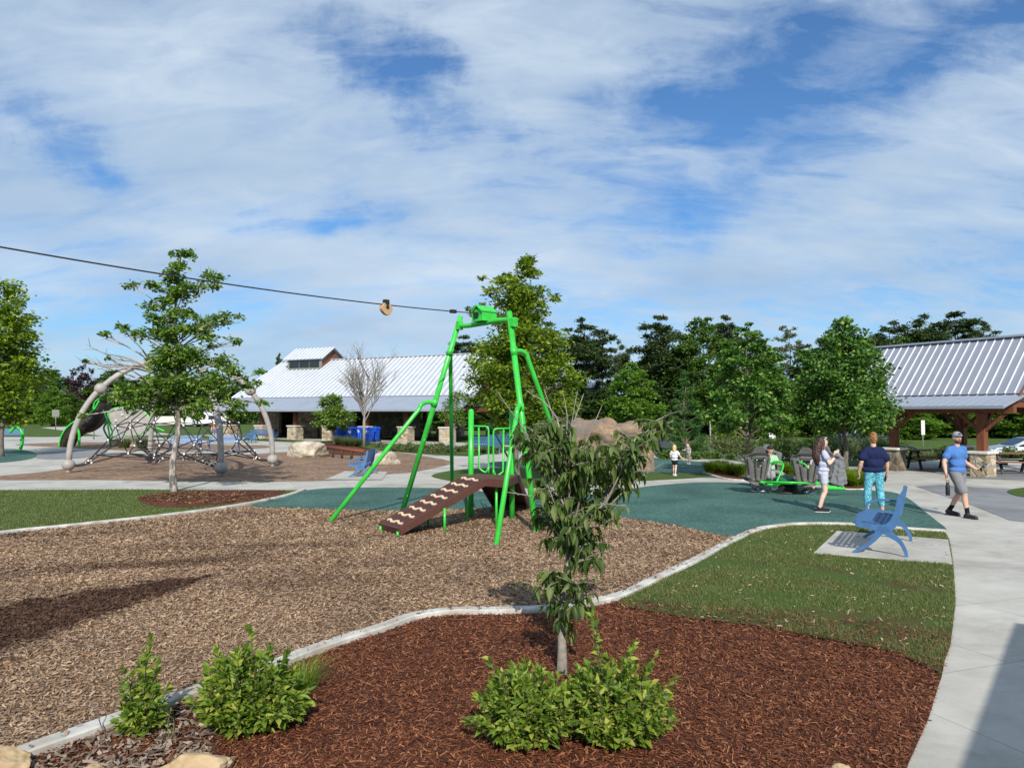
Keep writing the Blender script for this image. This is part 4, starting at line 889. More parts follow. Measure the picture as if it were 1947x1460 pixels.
# moulded rock climbing cave behind the sapling
def rock_cave():
    b = G(1160, 896); px = b.y / F; r = empty('climbing_rock', b, 'big tan moulded climbing rock with a hollow opening, behind the sapling', 'climbing rock')
    L = lambda u, v, y=0: Vector(((u - 1160) * px, y, (896 - v) * px)); m = MB()
    top = [(1068, 812), (1100, 808), (1130, 797), (1160, 812), (1190, 806), (1215, 803), (1238, 812)]
    for i in range(len(top) - 1):
        m.cap(L(*top[i], .0) - Vector((0, 0, .35)), L(*top[i + 1], .1) - Vector((0, 0, .35)), .36, .36)
        m.cap(L(*top[i], 1.1) - Vector((0, 0, .45)), L(*top[i + 1], 1.3) - Vector((0, 0, .45)), .4, .4)
    for u, v0, v1, w, y in ((1075, 825, 893, .42, .1), (1100, 825, 893, .4, 0), (1122, 815, 885, .35, .3), (1150, 830, 893, .3, .1), (1175, 830, 895, .28, 0), (1232, 818, 896, .24, .0), (1222, 818, 894, .25, .5), (1212, 870, 896, .18, -.1), (1110, 820, 890, .5, 1.2), (1160, 820, 890, .5, 1.3), (1215, 820, 890, .45, 1.3)):
        m.cap(L(u, v0, y), L(u, v1, y), w, w * 1.1)
    remesh(m, 'rock_shell', M['rock_tan'], r, .07, 2, .16, 1.6)
rock_cave()

# ------------------------------------------------------------ cars, house, signs
def make_car(name, label, cat, loc, rz, paintm, kind='sedan'):
    r = empty(name, loc, label, cat, 'vehicles parked beyond the lawn', rz)
    if kind == 'sedan': L, H, prof = 4.6, 1.45, [(-2.28, .35), (-2.3, .75), (-2.2, .98), (-1.75, 1.04), (-1.15, 1.36), (-.5, 1.45), (.25, 1.44), (1.15, 1.0), (2.0, .86), (2.26, .68), (2.3, .35)]
    elif kind == 'suv': L, H, prof = 4.8, 1.75, [(-2.3, .4), (-2.35, .95), (-2.25, 1.1), (-2.0, 1.62), (-1.4, 1.74), (.1, 1.72), (.55, 1.62), (1.2, 1.12), (2.1, 1.0), (2.35, .8), (2.38, .4)]
    else: L, H, prof = 5.4, 2.3, [(-2.7, .4), (-2.7, 2.2), (-2.5, 2.3), (1.2, 2.3), (1.7, 1.9), (2.1, 1.3), (2.65, 1.1), (2.7, .4)]
    W2 = .9; m = MB(); n = len(prof); V = []
    def half(z): return W2 if z < 1.0 else W2 - (z - 1.0) * .42
    for s in (-1, 1):
        for ins, zz in ((0, 0), ): 
            for x, z in prof: V.append((x, s * half(z), z))
    m.add(V, [tuple(range(n - 1, -1, -1)), tuple(range(n, 2 * n))] + [(i, (i + 1) % n, n + (i + 1) % n, n + i) for i in range(n)]); body = m.build('body', paintm, r, .05)
    zt = H - .12; zb = 1.0 if kind != 'suv' else 1.13
    if kind == 'sedan': win = [(-1.35, zb), (-1.05, zt - .03), (-.35, zt + .02), (.2, zt), (.85, zb)]
    elif kind == 'suv': win = [(-2.0, zb), (-1.85, zt - .06), (-1.2, zt), (.1, zt), (.5, zt - .1), (1.0, zb)]
    else: win = [(.6, 1.2), (.6, 1.8), (1.45, 1.8), (1.85, 1.2)]
    for s in (-1, 1):
        m = MB(); k = len(win); m.add([(x, s * (half(z) + .012), z) for x, z in win] + [(x, s * (half(z) - .03), z) for x, z in win], [tuple(range(k)), tuple(range(2 * k - 1, k - 1, -1))] + [(i, (i + 1) % k, k + (i + 1) % k, k + i) for i in range(k)]); m.build('side_window', M['glassdark'], r)
    # windscreen and rear window
    fw = [p for p in prof if p[1] > zb - .2 and p[0] > 0]; (xa, za), (xb, zb2) = [(prof[i], prof[i + 1]) for i in range(n - 1) if prof[i][0] > 0 and prof[i][1] - prof[i + 1][1] > .25][0]
    m = MB(); a = Vector((xa, 0, za)).lerp(Vector((xb, 0, zb2)), .1) + Vector((.02, 0, .02)); b = Vector((xa, 0, za)).lerp(Vector((xb, 0, zb2)), .92) + Vector((.02, 0, .02)); m.beam(a, b, 1.4, .02); m.build('windscreen', M['glassdark'], r)
    for s in (-1, 1):
        for x in (-1.4, 1.42):
            m = MB(); m.tube([(x, s * .72, .33), (x, s * .93, .33)], .33, 18); w = m.build('wheel', M['tyre'], r); m = MB(); m.tube([(x, s * .925, .33), (x, s * .94, .33)], .2, 12); m.build('rim', M['rim'], w)
        m = MB(); m.ell((prof[-2][0] - .06, s * .68, .72), (.09, .18, .08), 10); m.build('headlight', M['lampglass'], r)
    return r
def gd(u, Y): x = (u - 973.5) / F * Y; return Vector((x, Y, dip(x, Y)))
make_car('parked_car', 'dark navy sport utility car parked behind the climbing rock', 'car', gd(1252, 46), R(-8), M['carblue'], 'suv')
make_car('parked_car', 'silver sedan parked at the right edge behind the picnic tables', 'car', gd(1952, 42), R(172), M['carsilver'])
make_car('parked_car', 'dark blue pickup height car half hidden behind the woman in leggings', 'car', gd(1656, 43), R(10), M['carblue'], 'suv')
make_car('parked_van', 'white van seen through the climber net beyond the lawn', 'van', gd(392, 118), R(4), M['carwhite'], 'van')
m = MB(); m.box((0, 0, 1.0), (16, .3, 1.3)); o = m.build('low_wall', M['cap']); o.location = gd(340, 125); tag(o, 'long pale low wall beyond the lawn behind the climber', 'wall')
def far_house(loc, rz, w, label):
    r = empty('far_house', loc, label, 'house', 'pale houses among the far trees', rz)
    m = MB(); m.box((0, 0, 4), (w, 8, 8)); m.build('wall', noisy('beige_siding', (.5, .44, .33), (.58, .52, .4), 3, .8), r)
    m = MB(); slab(m, (-w / 2 - .4, -4.4, 7.9), (w / 2 + .4, -4.4, 7.9), (w / 2 + .4, 0, 9.0), (-w / 2 - .4, 0, 9.0), .15); slab(m, (-w / 2 - .4, 0, 9.0), (w / 2 + .4, 0, 9.0), (w / 2 + .4, 4.4, 7.9), (-w / 2 - .4, 4.4, 7.9), .15); m.build('roof', M['roof_white'], r)
    for x in (-w / 3, 0): m = MB(); m.box((x, -4.03, 6.4), (1.0, .06, 1.5)); f = m.build('window', M['white'], r); m = MB(); m.box((x, -4.07, 6.4), (.8, .04, 1.3)); m.build('pane', M['glassdark'], f)
far_house(gd(1132, 138), R(5), 5.5, 'beige house between far tree trunks above the climbing rock')
far_house(gd(1480, 138), R(-4), 9, 'pale house half hidden behind the trees above the spinner seats')
def sign_post(u, Y, h, label, panel=None):
    r = empty('sign_post', gd(u, Y), label, 'sign'); m = MB(); m.tube([(0, 0, 0), (0, 0, h)], .05, 8); m.build('post', M['trim'], r)
    if panel: m = MB(); m.box((0, -.06, h - panel[1] / 2), (panel[0], .03, panel[1])); m.build('sign_panel', M[panel[2]], r, .005)
sign_post(107, 95, 2.6, 'tall sign post with pale panel on the left lawn', (.9, .9, 'trim')); sign_post(180, 62, 2.3, 'blue sign on a thin post by the far left path', (.5, .8, 'bin'))
sign_post(1350, 48, 3.0, 'thin grey post right of the feathery conifer'); sign_post(1467, 60, 1.9, 'thin sign behind the two grey seats', (.5, .6, 'white')); sign_post(1624, 62, 2.6, 'pale sign seen past the round maple trunk', (.6, .8, 'white')); sign_post(1753, 62, 2.8, 'pale slim post between the pavilion posts', (.3, 1.2, 'cap'))
# roof corner behind the viewer that shades the near sidewalk
def rear_canopy():
    k = SUN_DIR * (3.0 / math.tan(SUN_EL)); a, b = G(1947, 1238), G(1880, 1462); a, b = Vector((a.x, a.y)), Vector((b.x, b.y)); d = (a - b).normalized(); n = Vector((d.y, -d.x)); a -= Vector((k.x, k.y)); b -= Vector((k.x, k.y))
    p0, p1 = a + d * .9, b - d * 5; r = empty('rear_canopy', (p0.x, p0.y, 0), 'shelter canopy at the right behind the viewer, its shade on the near sidewalk', 'canopy'); o = Vector((p0.x, p0.y))
    q = [p0 - o, p1 - o, p1 - o + n * 6, p0 - o + n * 6]; m = MB(); m.prism([(v.x, v.y) for v in q], 3.0, 3.15); m.build('roof', M['roof_grey'], r)
    for v in (q[0] + n * .3 - d * .3, q[3] - n * .3 - d * .3, q[1] + n * .3 + d * .3, q[2] - n * .3 + d * .3): m = MB(); m.box((v.x, v.y, 1.5), (.25, .25, 3.0)); m.build('post', M['wood'], r)
rear_canopy()
# ------------------------------------------------------------ trees
def rv(s): return Vector((random.uniform(-1, 1), random.uniform(-1, 1), random.uniform(-1, 1))) * s
def leaf_cloud(clusters, N, L, Wd, up=.35, sub=9, flat=.75, shell=.55, sig=.28):
    """clusters: (centre, radius). leaves gather round sub-centres so that light and dark clumps show"""
    vol = np.array([r ** 2 for _, r in clusters]); cnt = np.maximum(6, (N * vol / vol.sum()).astype(int)); pts = []; dirs = []
    for (c, r), n in zip(clusters, cnt):
        sd = rng.normal(size=(sub, 3)); sd /= np.linalg.norm(sd, axis=1)[:, None]; sc = sd * (rng.uniform(.25, 1, (sub, 1)) ** .6) * r * .8; sc[:, 2] *= flat
        k = rng.integers(0, sub, n); p = np.array(c) + sc[k] + rng.normal(size=(n, 3)) * r * sig * np.array([1, 1, .6]); pts.append(p); dirs.append(p - np.array(c) + np.array([0, 0, -.15 * r]))
    pts = np.concatenate(pts); dirs = np.concatenate(dirs); dirs /= np.linalg.norm(dirs, axis=1)[:, None] + 1e-6
    return leaf_quads(pts, L, Wd, up, dirs)
def tree(name, label, cat, base, H, clusters, tr, N, L, Wd, leaf, bark, group=None, lean=0, sub=9, trunk_top=.92, z0=.18, twigs=3, flat=.75, sig=.28, up=.35):
    root = empty(name, base, label, cat, group); m = MB()
    tp = [Vector((0, 0, -.05))]
    for i in range(1, 9): t = i / 8; tp.append(Vector((lean * t + random.uniform(-1, 1) * .012 * H, random.uniform(-1, 1) * .012 * H, H * trunk_top * t)))
    rad = [tr * (1.25 if i == 0 else 1) * (1 - .9 * (i / 8)) + .006 for i in range(9)]; m.tube(smooth_line(tp, 3), list(np.interp(np.linspace(0, 8, 25), range(9), rad)), 10)
    def trunk_at(z):
        t = max(0, min(1, z / (H * trunk_top))) * 8; i = min(7, int(t)); return tp[i].lerp(tp[i + 1], t - i), np.interp(t, range(9), rad)
    for c, r in clusters:
        c = Vector(c); hd = math.hypot(c.x, c.y); z = max(H * z0, c.z - hd * random.uniform(.35, .7)); p, pr = trunk_at(z); q = p.lerp(c, .5) + Vector((0, 0, .06 * hd)) + rv(.03 * hd)
        br = max(.008, min(pr * .55, .05 + tr * .2) ); m.tube(smooth_line([p, q, c], 3), list(np.linspace(br, br * .3, 7)), 5, False)
        for _ in range(twigs): e = c + rv(r * .75); m.tube([q.lerp(c, random.uniform(.3, .9)), e], [br * .35, br * .15], 4, False)
    m.build('trunk', bark, root)
    V, Fc = leaf_cloud([(Vector(c), r) for c, r in clusters], N, L, Wd, up, sub, flat, sig=sig); np_mesh('crown', V, Fc, leaf, root); return root
def px_clusters(base, lst, depth=.55, dup=2):
    """crown masses given where they stand in the silhouette; depth spread is the crown's own half width at that height"""
    out = []; Y = base.y; wid = {}
    for u, v, r in lst:
        p = P(u, v, Y) - base; rr = r * Y / F; hw = max(abs(p.x), rr)
        out.append(((p.x, random.uniform(-.25, .25) * hw, p.z), rr))
        for _ in range(dup): out.append(((p.x * random.uniform(.1, .8), random.choice((-1, 1)) * random.uniform(.3, 1) * max(hw, rr) * depth * 1.3, p.z + random.uniform(-.6, .6) * rr), rr * random.uniform(.7, 1)))
    return out
def prof_clusters(H, z0, prof, n, cr=.3, seed=0, inner=.45):
    """prof: list of (height fraction, radius)"""
    out = []; r = random.Random(seed); hs = [p[0] for p in prof]; rs = [p[1] for p in prof]
    for i in range(n):
        t = z0 + (1 - z0) * ((i + .5) / n) ; t = min(1, max(z0, t + r.uniform(-.03, .03))); Rr = float(np.interp(t, hs, rs)); a = i * 2.39996 + r.uniform(-.3, .3); q = Rr * r.uniform(inner, 1) ; c = max(.12, cr * (Rr * .7 + .25 * max(rs)))
        out.append(((q * math.cos(a), q * math.sin(a), t * H - c * .4), c * r.uniform(.8, 1.25)))
    return out
LM = {
 'oak': leafmat('oak_leaves', [(0.040, 0.084, 0.013), (0.073, 0.143, 0.019), (0.100, 0.202, 0.024), (0.183, 0.288, 0.043), (0.311, 0.372, 0.086)], .3),
 'oaky': leafmat('yellow_green_oak_leaves', [(0.054, 0.094, 0.013), (0.100, 0.169, 0.017), (0.183, 0.270, 0.022), (0.367, 0.422, 0.032)], .4),
 'maple': leafmat('maple_leaves', [(0.022, 0.067, 0.013), (0.046, 0.118, 0.019), (0.063, 0.160, 0.024), (0.100, 0.220, 0.032), (0.294, 0.405, 0.086)], .25),
 'pine': leafmat('pine_needles', [(0.022, 0.044, 0.015), (0.037, 0.067, 0.022), (0.063, 0.101, 0.032), (0.100, 0.136, 0.043)], .12, .7, .2),
 'broad': leafmat('woodland_leaves', [(0.027, 0.060, 0.011), (0.051, 0.105, 0.015), (0.083, 0.160, 0.022), (0.138, 0.228, 0.030)], .3),
 'bright': leafmat('bright_woodland_leaves', [(0.046, 0.101, 0.013), (0.091, 0.185, 0.022), (0.146, 0.270, 0.032), (0.220, 0.337, 0.043)], .35),
 'dark': leafmat('dark_woodland_leaves', [(0.013, 0.030, 0.009), (0.027, 0.054, 0.012), (0.043, 0.084, 0.016), (0.063, 0.101, 0.022)], .2),
 'purple': leafmat('purple_leaves', [(.03, .012, .02), (.06, .025, .035), (.09, .045, .05)], .2),
 'pale': leafmat('pale_sage_leaves', [(.08, .1, .055), (.15, .18, .1), (.22, .25, .15)], .3),
 'cypress': leafmat('cypress_needles', [(0.033, 0.094, 0.019), (0.054, 0.143, 0.027), (0.091, 0.202, 0.038)], .3),
 'drape': leafmat('drooping_leaves', [(.03, .055, .012), (.05, .09, .018), (.075, .13, .025), (.13, .19, .045), (.2, .25, .09)], .45, .55, .3),
 'shrub': leafmat('shrub_leaves', [(.05, .09, .012), (.1, .17, .02), (.16, .25, .028), (.24, .32, .045), (.4, .4, .08)], .35, .5, .35),
 'grass': leafmat('ornamental_grass', [(.04, .07, .02), (.08, .12, .035), (.13, .16, .06), (.2, .19, .09)], .3),
}
# pin oak in the mulch ring (left)
b = G(331, 936)
oak = [(352, 485, 20), (345, 505, 18), (400, 525, 24), (412, 545, 16), (340, 532, 24), (258, 546, 16), (300, 552, 20), (330, 565, 26), (290, 585, 22), (372, 550, 22), (300, 605, 26), (350, 600, 24), (245, 628, 16), (215, 640, 12), (285, 635, 26), (330, 640, 30), (390, 610, 26), (430, 605, 22), (462, 607, 12), (400, 640, 28), (440, 648, 16),
       (340, 668, 36), (385, 680, 34), (430, 690, 26), (455, 705, 22), (490, 708, 14), (330, 710, 40), (380, 725, 40), (430, 735, 34), (470, 730, 18), (290, 740, 34), (240, 745, 30), (205, 752, 24), (350, 755, 40), (260, 770, 24), (310, 778, 24), (400, 765, 32), (450, 770, 26), (490, 765, 14), (180, 688, 9), (370, 795, 16), (435, 790, 18), (155, 790, 11)]
root = tree('oak_tree', 'young oak with layered branches and mottled trunk in the mulch ring on the left', 'tree', b, 6.85, px_clusters(b, oak, .5, 1), .085, 15000, .13, .08, LM['oak'], M['bark_pale'], twigs=4, sub=5, flat=.5, z0=.34, trunk_top=.96, sig=.3)
m = MB()
for u, v in ((163, 655), (170, 690), (200, 672), (185, 700), (225, 610), (150, 685), (215, 690)):
    s = P(300, 712, b.y) - b; e = P(u, v, b.y + random.uniform(-.5, .5)) - b; m.tube(smooth_line([s, s.lerp(e, .4) + Vector((0, 0, .1)), s.lerp(e, .75) + Vector((0, 0, -.03)), e], 4), list(np.linspace(.03, .005, 13)), 5, False)
    for _ in range(5): q = s.lerp(e, random.uniform(.35, .95)); m.tube([q, q + Vector((random.uniform(-.35, .05), random.uniform(-.2, .2), random.uniform(-.05, .28)))], [.01, .003], 4, False)
m.build('bare_branches', M['twig'], root)
# left edge tree
b = G(2, 868); lst = [(0, 545, 26), (15, 580, 34), (30, 610, 36), (45, 640, 26), (10, 640, 44), (20, 680, 46), (50, 690, 24), (-20, 600, 40), (-40, 660, 50), (10, 720, 50), (50, 725, 26), (-40, 730, 60), (30, 760, 44), (60, 770, 18), (-10, 780, 40), (40, 795, 22)]
tree('oak_tree', 'green tree cut off by the left edge of the photo', 'tree', b, 9.2, px_clusters(b, lst, .8, 1), .13, 12000, .24, .15, LM['oaky'], M['bark'], sub=9, flat=.6, z0=.3)
# tree behind the frame
b = G(986, 921)
lst = [(1005, 495, 16), (1012, 520, 20), (960, 530, 14), (915, 528, 10), (940, 550, 22), (985, 552, 30), (1020, 560, 24), (1052, 568, 14), (960, 580, 26), (905, 590, 18), (888, 585, 8), (1000, 590, 34), (1035, 590, 16), (970, 615, 34), (1000, 640, 44), (950, 655, 40), (1050, 650, 36), (925, 690, 40), (900, 720, 26), (1000, 700, 56), (1060, 700, 44), (1085, 725, 28),
       (930, 740, 46), (985, 760, 56), (1050, 755, 50), (895, 760, 20), (1090, 770, 20), (950, 800, 30), (1010, 800, 40), (1060, 790, 30)]
tree('oak_tree', 'tall young oak rising behind the green zip line frame', 'tree', b, 7.1, px_clusters(b, lst, .9, 2), .09, 32000, .14, .08, LM['oaky'], M['bark'], sub=9, flat=.7, trunk_top=.95)
# round maple
b = G(1609, 908)
tree('maple_tree', 'dense round maple with glossy leaves beside the pavilion', 'tree', b, 5.5, prof_clusters(5.5, .34, [(.3, .9), (.38, 1.45), (.55, 1.6), (.7, 1.35), (.85, .85), (1, .2)], 85, .34, 3, .35), .085, 19000, .13, .11, LM['maple'], M['bark'], sub=9, flat=.8, trunk_top=.8, z0=.3)
b = G(1598, 900); b.y += 4; b.x *= (b.y / (b.y - 4))
tree('maple_tree', 'slim young maple right behind the dense round maple', 'tree', b, 5.0, prof_clusters(5, .42, [(.4, .9), (.6, 1.1), (1, .3)], 30, .34, 13, .35), .06, 3500, .13, .1, LM['maple'], M['bark'], trunk_top=.8, z0=.4)
b = G(1423, 912)
tree('maple_tree', 'loose crowned maple in the planting island left of the round maple', 'tree', b, 5.2, prof_clusters(5.2, .33, [(.3, .8), (.4, 1.35), (.6, 1.45), (.8, .95), (1, .15)], 46, .3, 5, .5), .05, 9500, .15, .1, LM['maple'], M['bark'], sub=7, flat=.6, trunk_top=.92)
b = gd(1302, 40)
tree('cypress_tree', 'feathery light green conifer behind the running child', 'tree', b, 4.9, prof_clusters(4.9, .1, [(.1, 1.3), (.3, 1.25), (.6, .85), (1, .06)], 60, .28, 9, .4), .07, 9000, .16, .045, LM['cypress'], M['bark'], sub=8, flat=.5)
b = gd(1380, 50)
tree('small_tree', 'small yellow green tree beyond the planting hedge', 'tree', b, 3.3, prof_clusters(3.3, .35, [(.3, .8), (.6, 1.2), (1, .3)], 20, .3, 19, .4), .06, 3000, .2, .12, LM['oaky'], M['bark'])
# layered dark evergreen and the bare tree in front of the shelter
b = G(636, 843)
tree('evergreen_tree', 'low layered dark evergreen left of the blue bins', 'tree', b, 3.7, px_clusters(b, [(625, 757, 14), (640, 760, 12), (612, 770, 14), (640, 775, 18), (605, 785, 12), (625, 788, 18), (655, 785, 16), (665, 797, 14), (608, 806, 14), (635, 802, 18), (655, 808, 12), (625, 815, 10)], .9, 2), .08, 7000, .2, .1, LM['oak'], M['bark'], sub=6, flat=.35)
def bare_tree(base, H, label, spread=.3):
    root = empty('bare_tree', base, label, 'tree'); m = MB(); r = random.Random(5)
    def grow(p, d, L, rad, lev):
        q = p; pts = [p]
        for i in range(4): d = (d + Vector((r.uniform(-.1, .1), r.uniform(-.1, .1), .07))).normalized(); q = q + d * L / 4; pts.append(q)
        m.tube(pts, list(np.linspace(rad, rad * .6, 5)), 6 if lev < 2 else 4, False)
        if lev >= 4: return
        for k in range(5 if lev == 0 else (4 if lev < 3 else 3)):
            t = r.uniform(.3, 1); i = min(3, int(t * 4)); s = pts[i].lerp(pts[i + 1], t * 4 - i); a = r.uniform(0, 6.28) + k * 1.3; sd = Vector((math.cos(a), math.sin(a), 0)); nd_ = (d * .85 + sd * r.uniform(.42, .75)).normalized(); grow(s, nd_, L * r.uniform(.5, .68), rad * .5, lev + 1)
    m.tube([Vector((0, 0, -.05)), Vector((0, 0, H * .28))], [.1, .085], 8)
    grow(Vector((0, 0, H * .27)), Vector((0, 0, 1)), H * .5, .08, 0)
    for k in range(12): a = k * 2.1; grow(Vector((0, 0, H * (.26 + .025 * k))), Vector((math.cos(a) * .55, math.sin(a) * .55, .85)).normalized(), H * .34, .045, 1)
    m.build('branches', M['twig'], root)
bare_tree(G(692, 849), 6.1, 'leafless pale young tree standing in front of the blue bins')
b = G(862, 856)
tree('thin_tree', 'sparse half bare tree between the shelter and the frame', 'tree', b, 5.2, px_clusters(b, [(862, 770, 22), (850, 790, 18), (875, 750, 14), (870, 800, 20)], .8, 1), .06, 1500, .16, .08, LM['oak'], M['twig'], twigs=9)

cl = [(Vector((G(u, v).x, G(u, v).y, .03)), .12) for u, v in [(random.uniform(265, 520), random.uniform(937, 960)) for _ in range(260)] if ((u - 400) / 125) ** 2 + ((v - 949) / 13) ** 2 < 1.0]
V, Fc = leaf_cloud(cl, 5200, .09, .03, .9, 6, .15); tag(np_mesh('ring_mulch_litter', V, Fc, islandmat('ring_shred', [(.04, .014, .008), (.1, .035, .018), (.18, .08, .04), (.3, .2, .12)])), 'loose mulch in the ring round the young oak', 'mulch', kind='stuff')
# ---- woodland beyond the field: a few prototypes, copied and resized
def woodtree(kind, seed):
    random.seed(seed); o = Vector((0, 0, 0))
    if kind == 'pine': return tree('pine_tree', '', 'tree', o, 20, [(c, r * random.uniform(.7, 1.3)) for c, r in prof_clusters(20, .5, [(.45, 1.6), (.6, 3.6), (.8, 3.9), (.93, 2.6), (1, .8)], 30, .42, seed, .3)], .26, 12000, .55, .22, LM['pine'], M['bark'], sub=7, flat=.45, z0=.4, twigs=2)
    if kind == 'broad': return tree('woodland_tree', '', 'tree', o, 17, prof_clusters(17, .12, [(.1, 2.5), (.3, 4.6), (.6, 4.4), (.85, 2.8), (1, .7)], 52, .42, seed, .45), .22, 17000, .5, .34, LM['broad'], M['bark'], sub=8, flat=.6)
    if kind == 'bright': return tree('woodland_tree', '', 'tree', o, 13, prof_clusters(13, .08, [(.05, 2.5), (.3, 4.2), (.6, 3.6), (1, .8)], 44, .42, seed, .45), .2, 15000, .42, .3, LM['bright'], M['bark'], sub=8, flat=.6)
    if kind == 'dark': return tree('woodland_tree', '', 'tree', o, 16, prof_clusters(16, .06, [(.05, 3), (.4, 4.4), (.7, 3.6), (1, .8)], 50, .44, seed, .4), .22, 15000, .55, .36, LM['dark'], M['bark'], sub=8, flat=.6)
    if kind == 'purple': return tree('purple_tree', '', 'tree', o, 12, prof_clusters(12, .15, [(.1, 2), (.5, 4), (1, 1)], 30, .38, seed, .35), .2, 5000, .45, .3, LM['purple'], M['bark'], sub=8)
    if kind == 'pale': return tree('woodland_tree', '', 'tree', o, 18, prof_clusters(18, .5, [(.5, 1.5), (.8, 2.6), (1, 1)], 22, .36, seed, .35), .2, 3000, .4, .26, LM['pale'], M['bark'], sub=7)
HT = {'pine': 20, 'broad': 17, 'bright': 13, 'dark': 16, 'purple': 12, 'pale': 18}; RW = {'pine': 4.2, 'broad': 5, 'bright': 4.6, 'dark': 4.8, 'purple': 4.4, 'pale': 3}
protos = {}
def wood(kind, u, vtop, w, Y, label, var=0):
    key = (kind, var)
    if key not in protos: protos[key] = woodtree(kind, 31 + var * 7 + len(protos)); o = protos[key]
    else: o = copy_tree(protos[key])
    b = gd(u, Y); H = (785 - vtop) * Y / F + CH - b.z; s = H / HT[kind]; sw = (w * 1.12 / 2 * Y / F) / RW[kind]; o.location = b; o.rotation_euler = (0, 0, random.uniform(0, 6.28)); o.scale = (sw, sw, s)
    o['label'] = label; o['category'] = 'tree'; o['group'] = 'trees of the far woods'; return o
K = {'pine': 'dark open topped pine', 'broad': 'bushy green broadleaf tree', 'bright': 'lighter green leafy tree', 'dark': 'dark shadowy leafy tree', 'purple': 'purple leaved tree', 'pale': 'tall pale sage tree'}
WL = [('pine', 1042, 612, 80, 126, 'whose top shows right of the oak behind the frame'), ('pine', 1112, 606, 105, 122, 'on the skyline above the climbing rock'), ('pine', 1145, 650, 60, 130, 'lower and just right of the skyline pine above the climbing rock'), ('pine', 1181, 648, 44, 128, 'small and narrow, in the gap of the skyline above the child'),
      ('pine', 1256, 600, 92, 118, 'tallest on the skyline above the running child'), ('broad', 1335, 598, 120, 116, 'high on the skyline right of the tallest pine'), ('pine', 1383, 600, 70, 124, 'behind the high broadleaf on its right side'), ('broad', 1432, 626, 110, 120, 'rising behind the loose crowned maple'),
      ('pale', 1503, 616, 56, 121, 'showing between the two maples'), ('dark', 1545, 655, 110, 119, 'left behind the round maple'), ('pine', 1578, 628, 80, 124, 'partly behind the round maple'), ('pine', 1694, 612, 90, 122, 'first right of the round maple'), ('broad', 1715, 640, 90, 118, 'low, first right of the round maple'),
      ('pine', 1752, 598, 96, 121, 'second right of the round maple'), ('pine', 1822, 594, 120, 119, 'highest above the pavilion roof'), ('pine', 1872, 612, 80, 123, 'rightmost above the pavilion roof'), ('pine', 880, 638, 90, 122, 'left of the frame top'), ('broad', 840, 690, 80, 124, 'behind the shelter roof end'), ('dark', 925, 660, 110, 120, 'behind the left frame pole'),
      ('dark', 1010, 690, 120, 118, 'low behind the oak at the frame'), ('dark', 1088, 700, 90, 121, 'low left of the beige house'), ('bright', 1200, 690, 118, 108, 'standing before the woods above the climbing rock'), ('dark', 1285, 660, 110, 116, 'between the skyline pine and the conifer'), ('dark', 1240, 650, 90, 124, 'low below the tallest pine'),
      ('broad', 1375, 680, 90, 110, 'low behind the loose crowned maple on its left'), ('bright', 1470, 700, 110, 104, 'low between the two maples'), ('bright', 1430, 720, 100, 100, 'low behind the loose crowned maple'), ('dark', 1640, 700, 120, 112, 'low behind the round maple'), ('bright', 1720, 760, 120, 98, 'seen under the pavilion roof on the left'),
      ('bright', 1800, 745, 120, 104, 'seen under the pavilion roof between its posts'), ('dark', 1860, 740, 120, 108, 'seen under the pavilion roof right of the post'), ('bright', 1915, 745, 120, 102, 'seen under the pavilion roof by the silver car'), ('bright', 1980, 730, 130, 104, 'cut by the right edge under the pavilion roof'), ('bright', 1560, 730, 100, 106, 'low left of the round maple'),
      ('dark', 1765, 700, 140, 114, 'behind the pavilion on the left'), ('dark', 1900, 690, 150, 116, 'behind the pavilion on the right'), ('dark', 1350, 720, 100, 114, 'low behind the feathery conifer'), ('dark', 1150, 740, 80, 112, 'low below the beige house')]
WL += [('dark', 20, 700, 120, 150, 'behind the left edge tree'), ('broad', 95, 700, 90, 150, 'first right of the left edge tree'), ('purple', 155, 688, 76, 148, 'above the arched climber'), ('broad', 215, 700, 90, 150, 'right of the purple tree'), ('dark', 270, 715, 90, 150, 'behind the climber arch on the left'), ('dark', 330, 705, 110, 152, 'behind the young oak'), ('broad', 400, 715, 100, 150, 'behind the young oak on its right'),
       ('dark', 455, 720, 90, 152, 'left of the shelter roof'), ('bright', 100, 735, 60, 120, 'small, alone on the left lawn'), ('broad', 130, 745, 60, 130, 'small, left of the arch foot'), ('broad', 240, 735, 70, 132, 'behind the rock wall'), ('dark', 380, 750, 90, 130, 'low behind the climber net'), ('bright', 700, 770, 120, 95, 'seen through the open shelter left part'), ('bright', 780, 765, 120, 98, 'seen through the open shelter middle'), ('broad', 860, 760, 120, 96, 'seen through the open shelter right part'),
       ('dark', 940, 740, 100, 100, 'low right of the shelter'), ('dark', -40, 690, 110, 150, 'beyond the left edge'), ('dark', 530, 672, 26, 160, 'whose tip shows above the shelter roof by the cupola')]
for i, (k, u, v, w, Y, lab) in enumerate(WL): wood(k, u, v, w, Y, K[k] + ', ' + lab, (i % 2) if k in ('pine', 'dark', 'broad') else 0)
random.seed(11)
# dense undergrowth at the foot of the woods
cl = [(Vector((x, y + random.uniform(-3, 3), dip(x, y) + random.uniform(.3, 4.2))), random.uniform(1.4, 2.8)) for x, y in [((u - 973) / F * Y, Y) for u, Y in [(random.uniform(880, 2060), random.uniform(112, 128)) for _ in range(170)] + [(random.uniform(-80, 520), random.uniform(145, 158)) for _ in range(70)]]]
V, Fc = leaf_cloud(cl, 42000, .6, .4, .3, 10, .8); o = np_mesh('far_undergrowth', V, Fc, LM['broad']); tag(o, 'dense green undergrowth along the edge of the far woods', 'undergrowth', kind='stuff')

